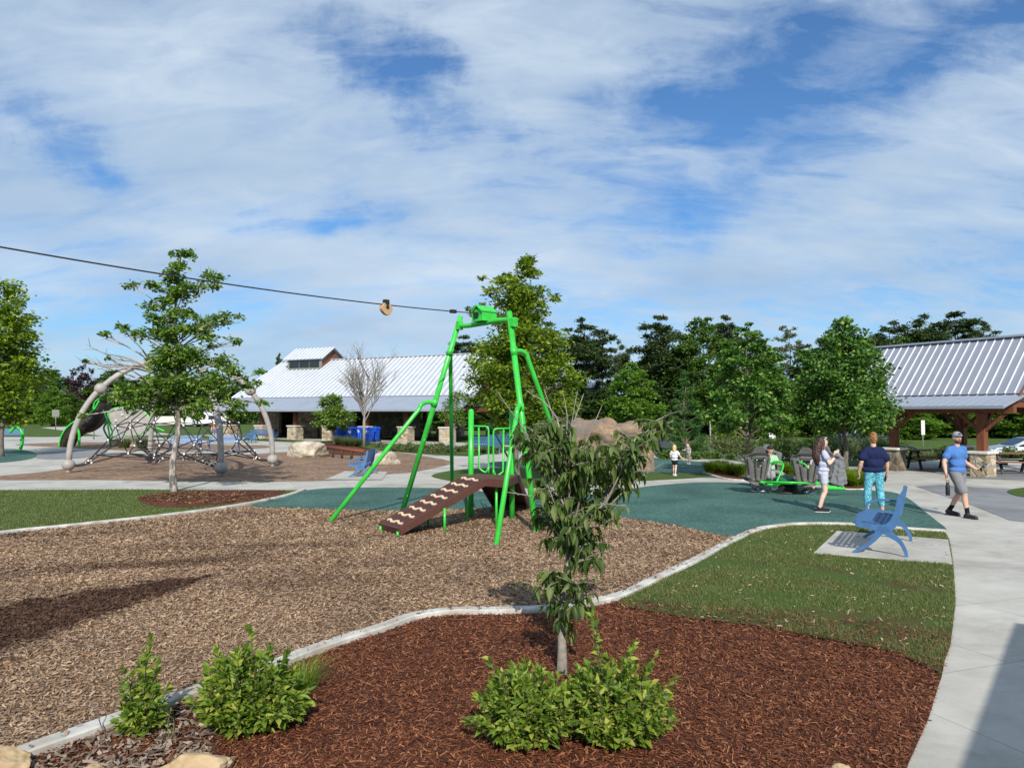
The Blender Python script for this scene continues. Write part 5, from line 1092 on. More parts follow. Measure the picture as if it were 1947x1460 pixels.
# ------------------------------------------------------------ low planting
def shrub_cloud(name, label, c, r, N, L, Wd, mat, cat='shrub', group=None, n=12, flat=.8):
    root = empty(name, c, label, cat, group); cl = []
    for _ in range(n): a = random.uniform(0, 6.28); q = random.uniform(0, .8); cl.append((Vector((math.cos(a) * q * r[0], math.sin(a) * q * r[1], r[2] * random.uniform(.2, .8))), min(r) * random.uniform(.35, .6)))
    V, Fc = leaf_cloud(cl, N, L, Wd, .2, 8, flat); np_mesh('foliage', V, Fc, mat, root); m = MB()
    for c_, q in cl: m.tube([Vector((c_.x * .2, c_.y * .2, 0)), c_], [.02, .006], 4, False)
    m.build('stems', M['bark'], root); return root
def grass_clump(c, r, h, label, N=500, group='ornamental grass clumps', mat=None, w=.012):
    th = rng.uniform(0, 2 * math.pi, N); q = r * .35 * np.sqrt(rng.random(N)); p = np.stack([q * np.cos(th), q * np.sin(th), np.zeros(N)], 1); a2 = th + rng.normal(0, .5, N); hh = h * rng.uniform(.5, 1.15, N); out = r * rng.uniform(.2, 1.1, N)
    d = np.stack([np.cos(a2), np.sin(a2), np.zeros(N)], 1); s = np.stack([-np.sin(a2), np.cos(a2), np.zeros(N)], 1) * w
    mid = p + d * (out * .35)[:, None] + np.array([0, 0, 1]) * (hh * .7)[:, None]; tip = p + d * out[:, None] + np.array([0, 0, 1]) * hh[:, None]
    V = np.stack([p - s, p + s, mid + s * .8, mid - s * .8, tip + s * .1, tip - s * .1], 1).reshape(-1, 3); o = np_mesh('grass_clump', V, (np.arange(N)[:, None, None] * 6 + np.array([[0, 1, 2, 3], [3, 2, 4, 5]])[None]).reshape(-1, 4), mat or LM['grass']); o.location = c; return tag(o, label, 'ornamental grass', group)
GC = [(1352, 901, 'at the left tip of the planting island'), (1385, 903, 'second from the left in the planting island'), (1410, 906, 'at the foot of the loose crowned maple'), (1440, 905, 'just behind the left grey seat'), (1500, 903, 'between the two grey seats'), (1590, 914, 'left of the round maple trunk'), (1612, 919, 'in front of the round maple trunk'), (1640, 917, 'right of the round maple trunk'), (1600, 924, 'lowest, at the front of the tree island'), (1630, 926, 'front right in the tree island'), (1572, 910, 'beside the long haired woman'), (1368, 897, 'at the back left of the planting island'), (1470, 900, 'behind the gap between the grey seats'), (1530, 899, 'at the right end of the planting island')]
for u, v, l in GC: p = G(u, v); grass_clump(p, .45, .42, 'green ornamental grass clump ' + l, 1100, w=.008, mat=LM['oaky'])
hedge = [(1262, 851), (1290, 856), (1325, 860), (1350, 862), (1385, 866), (1420, 868), (1460, 872), (1500, 874), (1540, 876), (1570, 874), (1600, 872), (1640, 872), (1680, 868), (1720, 864), (1760, 862), (1800, 860), (1840, 858), (1880, 857), (1925, 856), (1970, 856)]
for i, (u, v) in enumerate(hedge):
    Y = 36 + (i % 3) * 1.5 + (2 if u > 1700 else 0); p = gd(u, Y); tall = 1.25 if 1380 < u < 1690 else (.42 if u < 1400 else .62)
    shrub_cloud('border_shrub', 'loose grey green shrub of the long border, number counted by its place', p, (1.5, 1.1, tall), 1700, .16, .06, LM['grass'] if i % 3 else LM['broad'], group='shrubs of the long border', n=14)['label'] = 'loose shrub in the long border between plaza and field'
cl = [(Vector((x, y, .12)), .32) for x, y in [(G(u, v).x, G(u, v).y) for u, v in [(random.uniform(722, 955), 0) for _ in range(60)] for v in [849 + (u - 716) / 240 * 6 + random.uniform(0, 9)]]]
V, Fc = leaf_cloud(cl, 12000, .2, .05, .0, 8, .6); tag(np_mesh('liriope_border', V, Fc, LM['grass']), 'low strap leaved ground cover along the path before the shelter', 'ground cover', kind='stuff')
grass_clump(G(652, 846), 1.2, .6, 'grassy tuft in the island beside the blue bins', 700); grass_clump(G(672, 848), 1.2, .55, 'low grassy tuft under the bare tree', 600)
grass_clump(G(270, 853), .7, .8, 'yellowish grass tuft below the rock wall', 400); grass_clump(G(235, 852), .8, .7, 'dark grass tuft at the corner of the rock wall', 400)

# near shrubs: upright shoots with pairs of leaves
def sprig_shrub(name, label, c, shoots, mat=None, leafL=.05, step=.024, group=None, cat='shrub'):
    root = empty(name, c, label, cat, group); m = MB(); B, D, Ls, Rl = [], [], [], []
    for (x0, y0), (x1, y1, h) in shoots:
        p0, p2 = Vector((x0, y0, 0)), Vector((x1, y1, h)); p1 = p0.lerp(p2, .5) + Vector((random.uniform(-.03, .03), random.uniform(-.03, .03), .02)); ln = smooth_line([p0, p1, p2], 6); m.tube(ln, list(np.linspace(.005, .0015, len(ln))), 4, False)
        L = (p2 - p0).length; n = int(L * .85 / step); a = random.uniform(0, 6)
        for i in range(n):
            t = .15 + .85 * (i + 1) / n; k = min(len(ln) - 2, int(t * (len(ln) - 1))); q = ln[k].lerp(ln[k + 1], t * (len(ln) - 1) - k) if t < 1 else ln[-1]; ax = (ln[k + 1] - ln[k]).normalized(); a += 2.4
            for da in (0, 3.14) if i % 2 else (0,):
                o_ = Vector((math.cos(a + da), math.sin(a + da), 0)); d = (o_ * (1.15 - .75 * t ** 3) + ax * (.5 + .8 * t ** 2)).normalized(); B.append(q); D.append(d); Ls.append(leafL * random.uniform(.65, 1.2) * (1.05 - .35 * t)); Rl.append(random.gauss(0, .5))
    m.build('stems', M['bark'], root); Ls = np.array(Ls)
    V, Fc = big_leaves(np.array(B, float), np.array(D, float), Ls, Ls * rng.uniform(.45, .62, len(Ls)), rng.uniform(.1, .7, len(Ls)), .2, np.array(Rl) * 1.5); np_mesh('foliage', V, Fc, mat or LM['shrub'], root, True); return root
def bush_shoots(n, rx, ry, hfun, seed):
    r = random.Random(seed); out = []
    for _ in range(n):
        a = r.uniform(0, 6.28); q = math.sqrt(r.random()); x, y = math.cos(a) * q, math.sin(a) * q; h = hfun(x * rx, q) * r.uniform(.6, 1.08); out.append(((x * rx * .35, y * ry * .35), (x * rx * r.uniform(.85, 1.08), y * ry, max(.04, h))))
    return out
sprig_shrub('small_shrub', 'narrow upright green shrub at the lower left, straddling the kerb', G(268, 1400), bush_shoots(60, .17, .16, lambda x, q: .34 * (1 - q * q * .8) + .05, 1) + [((.02, 0), (.05, 0, .66)), ((.0, 0), (-.02, .02, .5)), ((0, 0), (.1, 0, .5)), ((0, 0), (-.13, 0, .45)), ((0, 0), (.17, .02, .33)), ((0, 0), (-.15, 0, .36)), ((0, 0), (.02, .05, .58)), ((0, 0), (.04, -.03, .56)), ((0, 0), (-.05, -.03, .42)), ((0, 0), (.08, .03, .42))], leafL=.082)
sprig_shrub('small_shrub', 'broad yellow green shrub in the lower left middle by the kerb', G(478, 1385), bush_shoots(170, .43, .34, lambda x, q: (.47 if x < .1 else .4) * (1 - q ** 3 * .7) + .04, 2) + [((.0, 0), (-.12 + .06 * k, 0, .5 + .06 * math.sin(k * 2.1))) for k in range(7)] + [((-.0, 0), (-.02, 0, .68)), ((-.1, 0), (-.25, 0, .55)), ((.1, 0), (.22, .05, .5))], leafL=.088)
sprig_shrub('small_shrub', 'leafy shrub left of the sapling trunk in the red mulch', G(1000, 1415), bush_shoots(170, .4, .34, lambda x, q: .44 * (1 - q ** 3 * .6) + .04, 3) + [((0, 0), (-.25, .1, .52)), ((0, 0), (-.1, .05, .5))], leafL=.078)
sprig_shrub('small_shrub', 'leafy shrub with tall shoots right of the sapling trunk', G(1165, 1412), bush_shoots(180, .44, .34, lambda x, q: .46 * (1 - q ** 3 * .6) + .04, 4) + [((0, 0), (-.13, .1, .82)), ((0, 0), (-.1, .12, .74)), ((0, 0), (.3, .05, .55)), ((0, 0), (.12, .05, .6)), ((0, 0), (.16, .08, .62)), ((0, 0), (.42, 0, .42))], leafL=.078)
sprig_shrub('seedling', 'single thin seedling shoot between the two left shrubs', G(322, 1412), [((0, 0), (.01, 0, .22)), ((0, 0), (.02, .01, .15))], leafL=.035)
grass_clump(G(575, 1318), .27, .27, 'thin grass tuft right of the broad yellow green shrub', 380, w=.0016, mat=LM['shrub'])
b = G(505, 1330)
def dead_twig():
    p = G(205, 1400); m = MB(); m.tube(smooth_line([Vector((0, 0, 0)), Vector((-.05, 0, .08)), Vector((-.09, .02, .17)), Vector((-.13, .02, .22))], 4), [.004] * 13, 5); o = m.build('twig', M['bark']); o.location = p; tag(o, 'thin dark twig leaning over the kerb at lower left', 'twig')
dead_twig()

# ------------------------------------------------------------ foreground sapling with drooping leaves
def sapling():
    b = G(1068, 1282); Y = b.y; root = empty('dogwood_sapling', b, 'slender sapling with drooping leaves in the red mulch, centre foreground', 'tree'); m = MB(); r = random.Random(12)
    L = lambda u, v, y=0: P(u, v, Y + y) - b
    tk = smooth_line([Vector((0, 0, -.05)), L(1069, 1240), L(1068, 1190), L(1070, 1130), L(1080, 1060), L(1085, 1000), L(1080, 930), L(1075, 870), L(1060, 800)], 4)
    m.tube(tk, list(np.interp(range(len(tk)), [0, 6, 14, len(tk) - 1], [.05, .036, .022, .006])), 10); B, D, Ls = [], [], []
    tw = []
    def branch(s, e, rad, tipn, spread=.2, curve=.05):
        mid = s.lerp(e, .5) + Vector((r.uniform(-curve, curve), r.uniform(-curve, curve), curve)); ln = smooth_line([s, mid, e], 4); m.tube(ln, list(np.linspace(rad, .004, len(ln))), 6, False)
        for _ in range(tipn):
            t = r.uniform(.45, 1.0); q = ln[min(8, int(t * 8))]; a = r.uniform(0, 6.28); ee = q + Vector((math.cos(a) * spread, math.sin(a) * spread, r.uniform(-.06, .12))) * r.uniform(.5, 1); m.tube([q, q.lerp(ee, .5) + Vector((0, 0, .01)), ee], [.004, .003, .002], 4, False); tw.append((q, ee))
    spec = [((1083, 1010), (1040, 820), 9), ((1078, 900), (1050, 790), 8), ((1080, 930), (1010, 815), 9), ((1083, 980), (985, 800), 5), ((1076, 890), (1100, 840), 8), ((1083, 1030), (1150, 830), 9), ((1150, 960), (1185, 820), 9), ((1150, 960), (1240, 810), 7), ((1190, 860), (1262, 792), 8), ((1190, 870), (1215, 860), 7), ((1170, 900), (1225, 865), 6),
            ((1084, 1020), (1040, 920), 8), ((1080, 960), (1120, 900), 9), ((1082, 1010), (1170, 930), 9), ((1083, 1040), (1180, 985), 5), ((1080, 1050), (1030, 975), 8), ((1075, 1080), (1100, 1000), 8), ((1085, 1000), (1080, 900), 8), ((1080, 960), (1060, 880), 7), ((1085, 1000), (1075, 960), 8), ((1078, 1070), (1130, 1030), 6), ((1075, 1100), (1110, 1065), 7), ((1072, 1120), (1045, 1090), 6), ((1070, 1140), (1095, 1110), 6), ((1070, 1150), (1035, 1120), 5),
            ((1068, 1190), (1055, 1150), 4), ((1068, 1170), (1105, 1140), 6), ((1083, 1030), (1110, 955), 9), ((1083, 1020), (1050, 1000), 7), ((1110, 990), (1160, 905), 9),
            ((1070, 860), (1030, 805), 9), ((1070, 860), (1075, 815), 8), ((1075, 880), (1055, 850), 9), ((1078, 900), (1110, 855), 8), ((1080, 930), (1000, 825), 8), ((1080, 940), (1095, 880), 9), ((1083, 950), (1150, 855), 8), ((1190, 868), (1230, 830), 8), ((1150, 960), (1205, 850), 8), ((1080, 930), (1020, 860), 8), ((1080, 930), (1070, 830), 8), ((1085, 960), (1130, 860), 9), ((1150, 960), (1200, 900), 8), ((1083, 980), (1060, 940), 9), ((1085, 990), (1135, 960), 10), ((1083, 1010), (1090, 980), 10), ((1083, 1030), (1105, 1020), 9), ((1190, 868), (1280, 800), 5), ((1083, 960), (1000, 850), 7), ((1083, 1000), (1190, 960), 7), ((1080, 1040), (1065, 1020), 8), ((1150, 960), (1170, 870), 8)]
    for s, e, n in spec:
        y = r.uniform(-.38, .38); si = min(range(len(tk)), key=lambda i: (tk[i] - L(*s)).length); st = tk[si] if (tk[si] - L(*s)).length < .12 else L(*s, y * .4)
        branch(st, L(*e, y), .011, n)
    m.tube(smooth_line([tk[18], L(1110, 985, .03), L(1150, 955, .06), L(1190, 868, .1), L(1245, 800, .12)], 4), list(np.linspace(.014, .005, 17)), 6, False)
    # bare shoots standing above the leaves
    for s, e in (((1040, 880), (942, 740)), ((1062, 800), (1000, 742)), ((1070, 860), (1035, 742)), ((1075, 850), (1070, 745)), ((1075, 860), (1110, 748)), ((1080, 870), (1098, 742)), ((1160, 960), (1262, 880)), ((1062, 960), (960, 935)), ((1085, 900), (1145, 770))):
        a_, e_ = L(*s), L(*e, r.uniform(-.15, .15)); m.tube(smooth_line([a_, a_.lerp(e_, .5) + Vector((r.uniform(-.03, .03), 0, .02)), e_], 4), list(np.linspace(.008, .003, 9)), 5, False)
        for _ in range(2): q = a_.lerp(e_, r.uniform(.4, .8)); m.tube([q, q + Vector((r.uniform(-.08, .08), 0, r.uniform(.03, .1)))], [.003, .0015], 4, False)
    m.build('trunk', M['twig'], root)
    for i in range(7, 20, 1):
        for _ in range(2): a = r.uniform(0, 6.28); tw.append((tk[i], tk[i] + Vector((math.cos(a) * .13, math.sin(a) * .13, r.uniform(-.02, .08)))))
    for q, e in tw:
        d0 = (e - q).normalized(); n = r.randint(4, 9)
        for k in range(n):
            a = r.uniform(0, 6.28); base = q.lerp(e, r.uniform(.1, 1.05)); d = (d0 * .5 + Vector((math.cos(a), math.sin(a), r.uniform(-.45, .6)))).normalized(); B.append(base); D.append(d); Ls.append(r.uniform(.05, .15))
    Ls = np.array(Ls); V, Fc = big_leaves(np.array(B, float), np.array(D, float), Ls, Ls * rng.uniform(.3, .46, len(Ls)), rng.uniform(.7, 2.6, len(Ls)), .34, rng.normal(0, .9, len(Ls))); np_mesh('leaves', V, Fc, LM['drape'], root, True)
sapling()
# ------------------------------------------------------------ people
random.seed(21)
SKIN = noisy('skin', (.52, .3, .21), (.6, .37, .27), 6, .5, bst=.03, bd=.002); SKIN2 = noisy('pale_skin', (.6, .4, .31), (.68, .47, .38), 6, .5, bst=.03, bd=.002)
def cloth(name, c, v=.15, sc=60): return noisy(name, tuple(x * (1 - v) for x in c), tuple(min(1, x * (1 + v)) for x in c), sc, .9, bst=.25, bd=.004, spec=.15)
def legprint():
    m, nt, b = mat0('teal_print_leggings', .8, 0, .2); v = coords(nt); w = nd(nt, 'ShaderNodeTexNoise', {'Vector': v, 'Scale': 26.0, 'Detail': 3.0, 'Distortion': 2.2}).outputs[0]
    nt.links.new(ramp(nt, w, [(.4, (.02, .12, .18)), (.47, (.07, .33, .42)), (.56, (.12, .42, .52)), (.62, (.3, .6, .68))]), b.inputs['Base Color']); return m
def human(label, loc, rz, H=1.72, J={}, bulk=1.0, skin=None, head_yaw=0, head_tilt=0, fem=False, hair=None, hairf=None, shirt=None, sleeve=.5, hem=.0, bottom=None, bottom_to=1.0, shoes=None, socks=None, vox=.009, cat='person', hairlen=0, group=None, extra=None, head_scale=1.0, loose=0.0):
    s = H / 1.75; skin = skin or SKIN; root = empty('person', loc, label, cat, group, rz)
    P0 = dict(pel=(0, 0, .96), wai=(0, 0, 1.12), che=(0, 0, 1.3), nec=(0, .005, 1.47), hea=(0, -.012, 1.635))
    for sd, k in (('L', 1), ('R', -1)):
        P0.update({'hip' + sd: (.085 * k, 0, .92), 'kne' + sd: (.095 * k, -.01, .49), 'ank' + sd: (.1 * k, .03, .085), 'toe' + sd: (.12 * k, -.15, .035), 'sho' + sd: (.17 * k, .01, 1.395), 'elb' + sd: (.235 * k, .03, 1.13), 'wri' + sd: (.25 * k, -.05, .89), 'fin' + sd: (.24 * k, -.08, .72)})
    P0.update(J); Q = {k: Vector(v) * s for k, v in P0.items()}; b = bulk
    hr = Matrix.Rotation(head_yaw, 3, 'Z') @ Matrix.Rotation(head_tilt, 3, 'X'); hc = Q['hea']; hs = s * head_scale
    def hp(x, y, z): return hc + hr @ Vector((x * hs, y * hs, z * hs))
    m = MB(); sh = .155 if fem else .17
    hipw = .172 if fem else .158
    m.ell(Q['pel'], (hipw * s * b, .115 * s * b, .12 * s), 16); m.ell(Q['wai'], (.128 * s * b, .095 * s * b, .15 * s), 16); m.ell(Q['che'], (sh * s * (b + 1) / 2, .105 * s * b, .17 * s), 16); m.ell(Q['che'].lerp(Q['nec'], .55), (sh * .95 * s, .075 * s, .07 * s), 14)
    m.cap(Q['nec'] - Vector((0, 0, .06 * s)), hc - Vector((0, 0, .05 * s)), .056 * s * (b + 1) / 2, .052 * s)
    m.ell(hc, (.076 * hs, .096 * hs, .112 * hs), 18, hr); m.ell(hp(0, -.028, -.055), (.056 * hs, .062 * hs, .058 * hs), 14, hr); m.cap(hp(0, -.085, .015), hp(0, -.106, -.018), .009 * hs, .015 * hs, 8); m.ell(hp(0, -.088, -.05), (.024 * hs, .012 * hs, .009 * hs), 10, hr); m.ell(hp(0, -.08, -.092), (.02 * hs, .016 * hs, .014 * hs), 8, hr)
    for k in (-1, 1): m.ell(hp(.078 * k, .005, -.01), (.012 * hs, .02 * hs, .03 * hs), 8, hr); m.ell(hp(.03 * k, -.083, .03), (.02 * hs, .012 * hs, .009 * hs), 8, hr)
    for sd, k in (('L', 1), ('R', -1)):
        hip, kne, ank, toe, sho, elb, wri, fin = [Q[n + sd] for n in ('hip', 'kne', 'ank', 'toe', 'sho', 'elb', 'wri', 'fin')]
        m.cap(hip, kne, .088 * s * b, .056 * s * (b + 1) / 2); cm = kne.lerp(ank, .3) + Vector((0, .012 * s, 0)); m.cap(kne, cm, .054 * s, .056 * s * (b + 1) / 2); m.cap(cm, ank, .055 * s * (b + 1) / 2, .034 * s); m.cap(ank - Vector((0, -.03 * s, .03 * s)), toe, .038 * s, .03 * s)
        m.cap(sho, elb, .05 * s * b ** .5, .04 * s * (b + 1) / 2); m.cap(elb, elb.lerp(wri, .35), .04 * s, .042 * s * (b + 1) / 2); m.cap(elb.lerp(wri, .35), wri, .041 * s * (b + 1) / 2, .026 * s)
        # palm, four unequal bent fingers, thumb off the side
        d = (fin - wri).normalized(); side = d.cross(Vector((1, 0, 0))).normalized() if abs(d.x) < .8 else Vector((0, 1, 0)); side = Vector((0, -1, 0)) if abs(d.y) < .7 else Vector((0, 0, 1)); side = (side - d * side.dot(d)).normalized(); nrm = d.cross(side).normalized() * (-k if d.z < 0 else k); palm = wri + d * .055 * s
        Mr = Matrix((side, nrm, d)).transposed(); m.ell(palm, (.038 * s, .017 * s, .052 * s), 12, Mr)
        for f, (o_, ln) in enumerate(((.027, .068), (.009, .078), (-.009, .072), (-.026, .056))):
            a = palm + side * o_ * s + d * .035 * s; c1 = a + (d * .9 + nrm * .25) * ln * .5 * s; c2 = c1 + (d * .55 + nrm * .75) * ln * .5 * s; m.cap(a, c1, .0095 * s, .009 * s, 8); m.cap(c1, c2, .009 * s, .0075 * s, 8)
        a = wri + d * .03 * s + side * .026 * s; c1 = a + (side * .7 + d * .6 + nrm * .3).normalized() * .035 * s; m.cap(a, c1, .012 * s, .0105 * s, 8); m.cap(c1, c1 + (d * .85 + nrm * .4 + side * .1).normalized() * .028 * s, .0105 * s, .0085 * s, 8)
    remesh(m, 'body', skin, root, vox * s, 1)
    g_ = .016 * s + loose * s
    if shirt:
        m = MB(); m.ell(Q['che'], (sh * s * (b + 1) / 2 + g_, .105 * s * b + g_, .17 * s), 18); m.ell(Q['wai'], (.128 * s * b + g_ * 1.6, .095 * s * b + g_ * 1.4, .16 * s), 18); hp_ = Q['pel'] + Vector((0, 0, (.05 - hem) * s)); m.ell(hp_, (hipw * s * b + g_ * .9, .115 * s * b + g_ * .9, .09 * s), 18)
        m.ell(Q['che'].lerp(Q['nec'], .5), (sh * .97 * s + g_ * .5, .082 * s + g_ * .5, .068 * s), 14)
        for sd in 'LR': e = Q['sho' + sd].lerp(Q['elb' + sd], sleeve); m.cap(Q['sho' + sd] + Vector((0, 0, -.012 * s)), e, .062 * s * b ** .5, .054 * s * b ** .6 + g_ * .9); m.cap(Q['nec'] - Vector((0, 0, .03 * s)), Q['sho' + sd] - Vector((0, 0, .0)), .05 * s, .062 * s * b ** .5)
        remesh(m, 'shirt', shirt, root, .012 * s, 2, .014 * s, 11 / s)
    if bottom:
        m = MB(); m.ell(Q['pel'], (hipw * s * b + .012 * s, .115 * s * b + .014 * s, .115 * s), 18)
        if fem:
            for k in (-1, 1): m.ell(Q['pel'] + Vector((.07 * k, .05, -.03)) * s, (.085 * s, .085 * s, .09 * s), 14)
        for sd in 'LR':
            hip, kne, ank = Q['hip' + sd], Q['kne' + sd], Q['ank' + sd]; fit = .012 if bottom_to > 1 else .014
            if bottom_to <= 1: e = hip.lerp(kne, bottom_to); m.cap(hip, e, (.088 * b + fit) * s, (.075 * b + fit) * s)
            else: m.cap(hip, kne, (.09 * b + .01) * s, (.058 * (b + 1) / 2 + .01) * s); cm = kne.lerp(ank, .3) + Vector((0, .012 * s, 0)); m.cap(kne, cm, .078 * s, .082 * s); m.cap(cm, kne.lerp(ank, bottom_to - 1), .08 * s, .062 * s)
        remesh(m, 'shorts' if bottom_to <= 1 else 'leggings', bottom, root, .012 * s, 2, .006 * s, 12 / s)
    for sd in 'LR':
        ank, toe = Q['ank' + sd], Q['toe' + sd]; f = (toe - ank); f.z = 0; f.normalize(); heel = ank - f * .04 * s
        if socks: m = MB(); m.cap(ank.lerp(Q['kne' + sd], .3), ank, .045 * s, .043 * s); m.build('sock', socks, root)
        if shoes:
            m = MB(); m.cap(Vector((heel.x, heel.y, ank.z - .035 * s)), toe + Vector((0, 0, .008 * s)), .048 * s, .042 * s); m.cap(ank + Vector((0, 0, .02 * s)), ank - Vector((0, 0, .03 * s)), .046 * s, .05 * s); o = remesh(m, 'shoe', shoes[0], root, .01 * s, 1)
            m = MB(); z = min(ank.z - .085 * s, toe.z - .035 * s) + .008; m.cap(Vector((heel.x, heel.y, z + .012)), Vector((toe.x, toe.y, z + .012)), .056 * s, .051 * s, 12)
            for i, v in enumerate(m.v): m.v[i] = (v[0], v[1], z + .012 + (v[2] - z - .012) * .45)
            m.build('sole', shoes[1], o)
    if hair:
        m = MB(); m.ell(hp(0, .016, .022), (.081 * hs, .096 * hs, .104 * hs), 16, hr)
        if hairf: hairf(m, hp, hs, Q, s)
        remesh(m, 'hair', hair, root, .011 * s, 1, .014 * s, 38 / s)
    if extra: extra(root, hp, hr, Q, s)
    return root
def eyes(root, hp, hs):
    for k in (-1, 1): m = MB(); m.ell(hp(.031 * k, -.09, .018), (.012 * hs, .008 * hs, .007 * hs), 8); m.build('eye', M['black'], root)
# long haired woman facing right
hairbrown = noisy('dark_brown_hair', (.025, .01, .007), (.075, .03, .018), 30, .5, bst=.6, bd=.01, stretch=(3, 3, .6))
def long_hair(m, hp, hs, Q, s):
    ps = [hp(0, .06, .03), hp(0, .11, -.08), hp(.01, .15, -.2), hp(.0, .17, -.33), hp(.0, .15, -.46), hp(0, .13, -.54)]; rr = [.085, .1, .115, .115, .085, .03]
    for i in range(5): m.cap(ps[i], ps[i + 1], rr[i] * s, rr[i + 1] * s, 12)
    for k in (-1, 1): m.cap(hp(.07 * k, .03, .0), hp(.1 * k, .08, -.22), .04 * s, .05 * s); m.cap(hp(.1 * k, .08, -.22), hp(.09 * k, .1, -.42), .05 * s, .03 * s)
def w1_extra(root, hp, hr, Q, s):
    m = MB()
    for k in (-1, 1): m.cap(hp(.083 * k, .0, .06), hp(.083 * k, -.05, .1), .006 * s, .006 * s, 8)
    m.cap(hp(-.08, -.055, .1), hp(.08, -.055, .1), .014 * s, .014 * s, 8); m.build('sunglasses', M['white'], root)
    m = MB(); m.tube(smooth_line([Q['shoR'] + Vector((.06, .05, .06)) * s, Q['che'] + Vector((-.04, -.13, .03)) * s, Q['wai'] + Vector((.12, -.1, -.04)) * s, Q['wai'] + Vector((.17, .03, -.1)) * s], 5), .012 * s, 6); m.build('bag_strap', M['black'], root)
WP = G(1566, 974)
w1 = human('woman with long wavy brown hair, pale tee and shorts, black high top shoes, facing right', WP, R(80), 1.66, dict(
    kneL=(.07, -.05, .5), ankL=(.06, .06, .085), toeL=(.08, -.13, .035), kneR=(-.09, -.02, .49), ankR=(-.12, .13, .085), toeR=(-.14, -.06, .035), elbR=(-.2, -.1, 1.15), wriR=(-.13, -.28, 1.33), finR=(-.06, -.33, 1.5), elbL=(.2, -.1, 1.15), wriL=(.13, -.27, 1.29), finL=(.06, -.32, 1.44)),
    fem=True, skin=SKIN2, head_yaw=R(10), head_tilt=R(-4), hair=hairbrown, hairf=long_hair, shirt=cloth('lavender_tee', (.42, .43, .56)), hem=.02, bottom=cloth('pale_shorts', (.48, .49, .58)), bottom_to=.5, shoes=(cloth('black_canvas', (.02, .02, .022)), M['white']), sleeve=.42, extra=w1_extra, loose=.012)
# grey jacket hung over her arm
def jacket():
    el = w1.matrix_basis @ Vector((-.2, -.25, 1.2)); r = empty('jacket', el, 'grey jacket draped over the forearm of the long haired woman', 'jacket', None, R(80)); m = MB()
    m.cap((0, .0, .08), (.0, -.1, .0), .05, .05); m.cap((0, -.06, .0), (-.01, -.02, -.56), .05, .06); m.cap((0, -.1, -.0), (0, -.16, -.52), .04, .05); m.cap((.02, .02, -.05), (.02, .06, -.54), .04, .05); m.cap((.0, .0, -.05), (-.02, .12, -.5), .035, .04); m.cap((-.02, -.05, -.1), (-.03, -.08, -.58), .04, .04)
    remesh(m, 'cloth_body', cloth('grey_knit', (.17, .175, .185)), r, .012, 1, .02, 14)
jacket()
ph = w1.matrix_basis @ Vector((0, -.36, 1.42)); r = empty('phone', ph, 'dark phone held up in both hands by the long haired woman', 'phone', None, R(80)); m = MB(); m.box((0, 0, 0), (.14, .01, .07)); m.build('phone_body', M['black'], r, .003)
# woman in patterned leggings seen from behind
hairaub = noisy('auburn_hair', (.16, .05, .02), (.38, .17, .06), 26, .55, bst=.7, bd=.012)
def bun(m, hp, hs, Q, s):
    m.ell(hp(.01, .05, .105), (.06 * s, .055 * s, .045 * s), 12); m.ell(hp(.05, .03, .09), (.035 * s, .035 * s, .03 * s), 10); m.ell(hp(0, .05, -.02), (.062 * s, .05 * s, .075 * s), 12)
w2 = human('woman with auburn hair in a bun, navy top and teal patterned leggings, seen from behind', G(1663, 981), R(176), 1.76, dict(
    kneL=(.13, -.02, .5), ankL=(.17, .02, .085), toeL=(.19, -.15, .035), kneR=(-.12, -.0, .5), ankR=(-.15, .04, .085), toeR=(-.19, -.12, .035), elbL=(.27, .05, 1.15), wriL=(.3, -.03, .92), finL=(.27, -.06, .76), elbR=(-.26, .04, 1.14), wriR=(-.28, -.02, .92), finR=(-.27, -.1, .78)),
    bulk=1.18, fem=True, hair=hairaub, hairf=bun, shirt=cloth('navy_knit', (.012, .018, .06)), hem=.03, sleeve=.62, bottom=legprint(), bottom_to=1.62, shoes=(cloth('grey_trainers', (.3, .3, .32)), M['white']), loose=.03)
ph = w2.matrix_basis @ Vector((-.28, -.1, .8)); r = empty('phone', ph, 'dark phone held low in the hand of the woman in leggings', 'phone', None, R(30)); m = MB(); m.box((0, 0, 0), (.075, .012, .15), Matrix.Rotation(R(30), 3, 'Y')); m.build('phone_body', M['carblue'], r, .003)
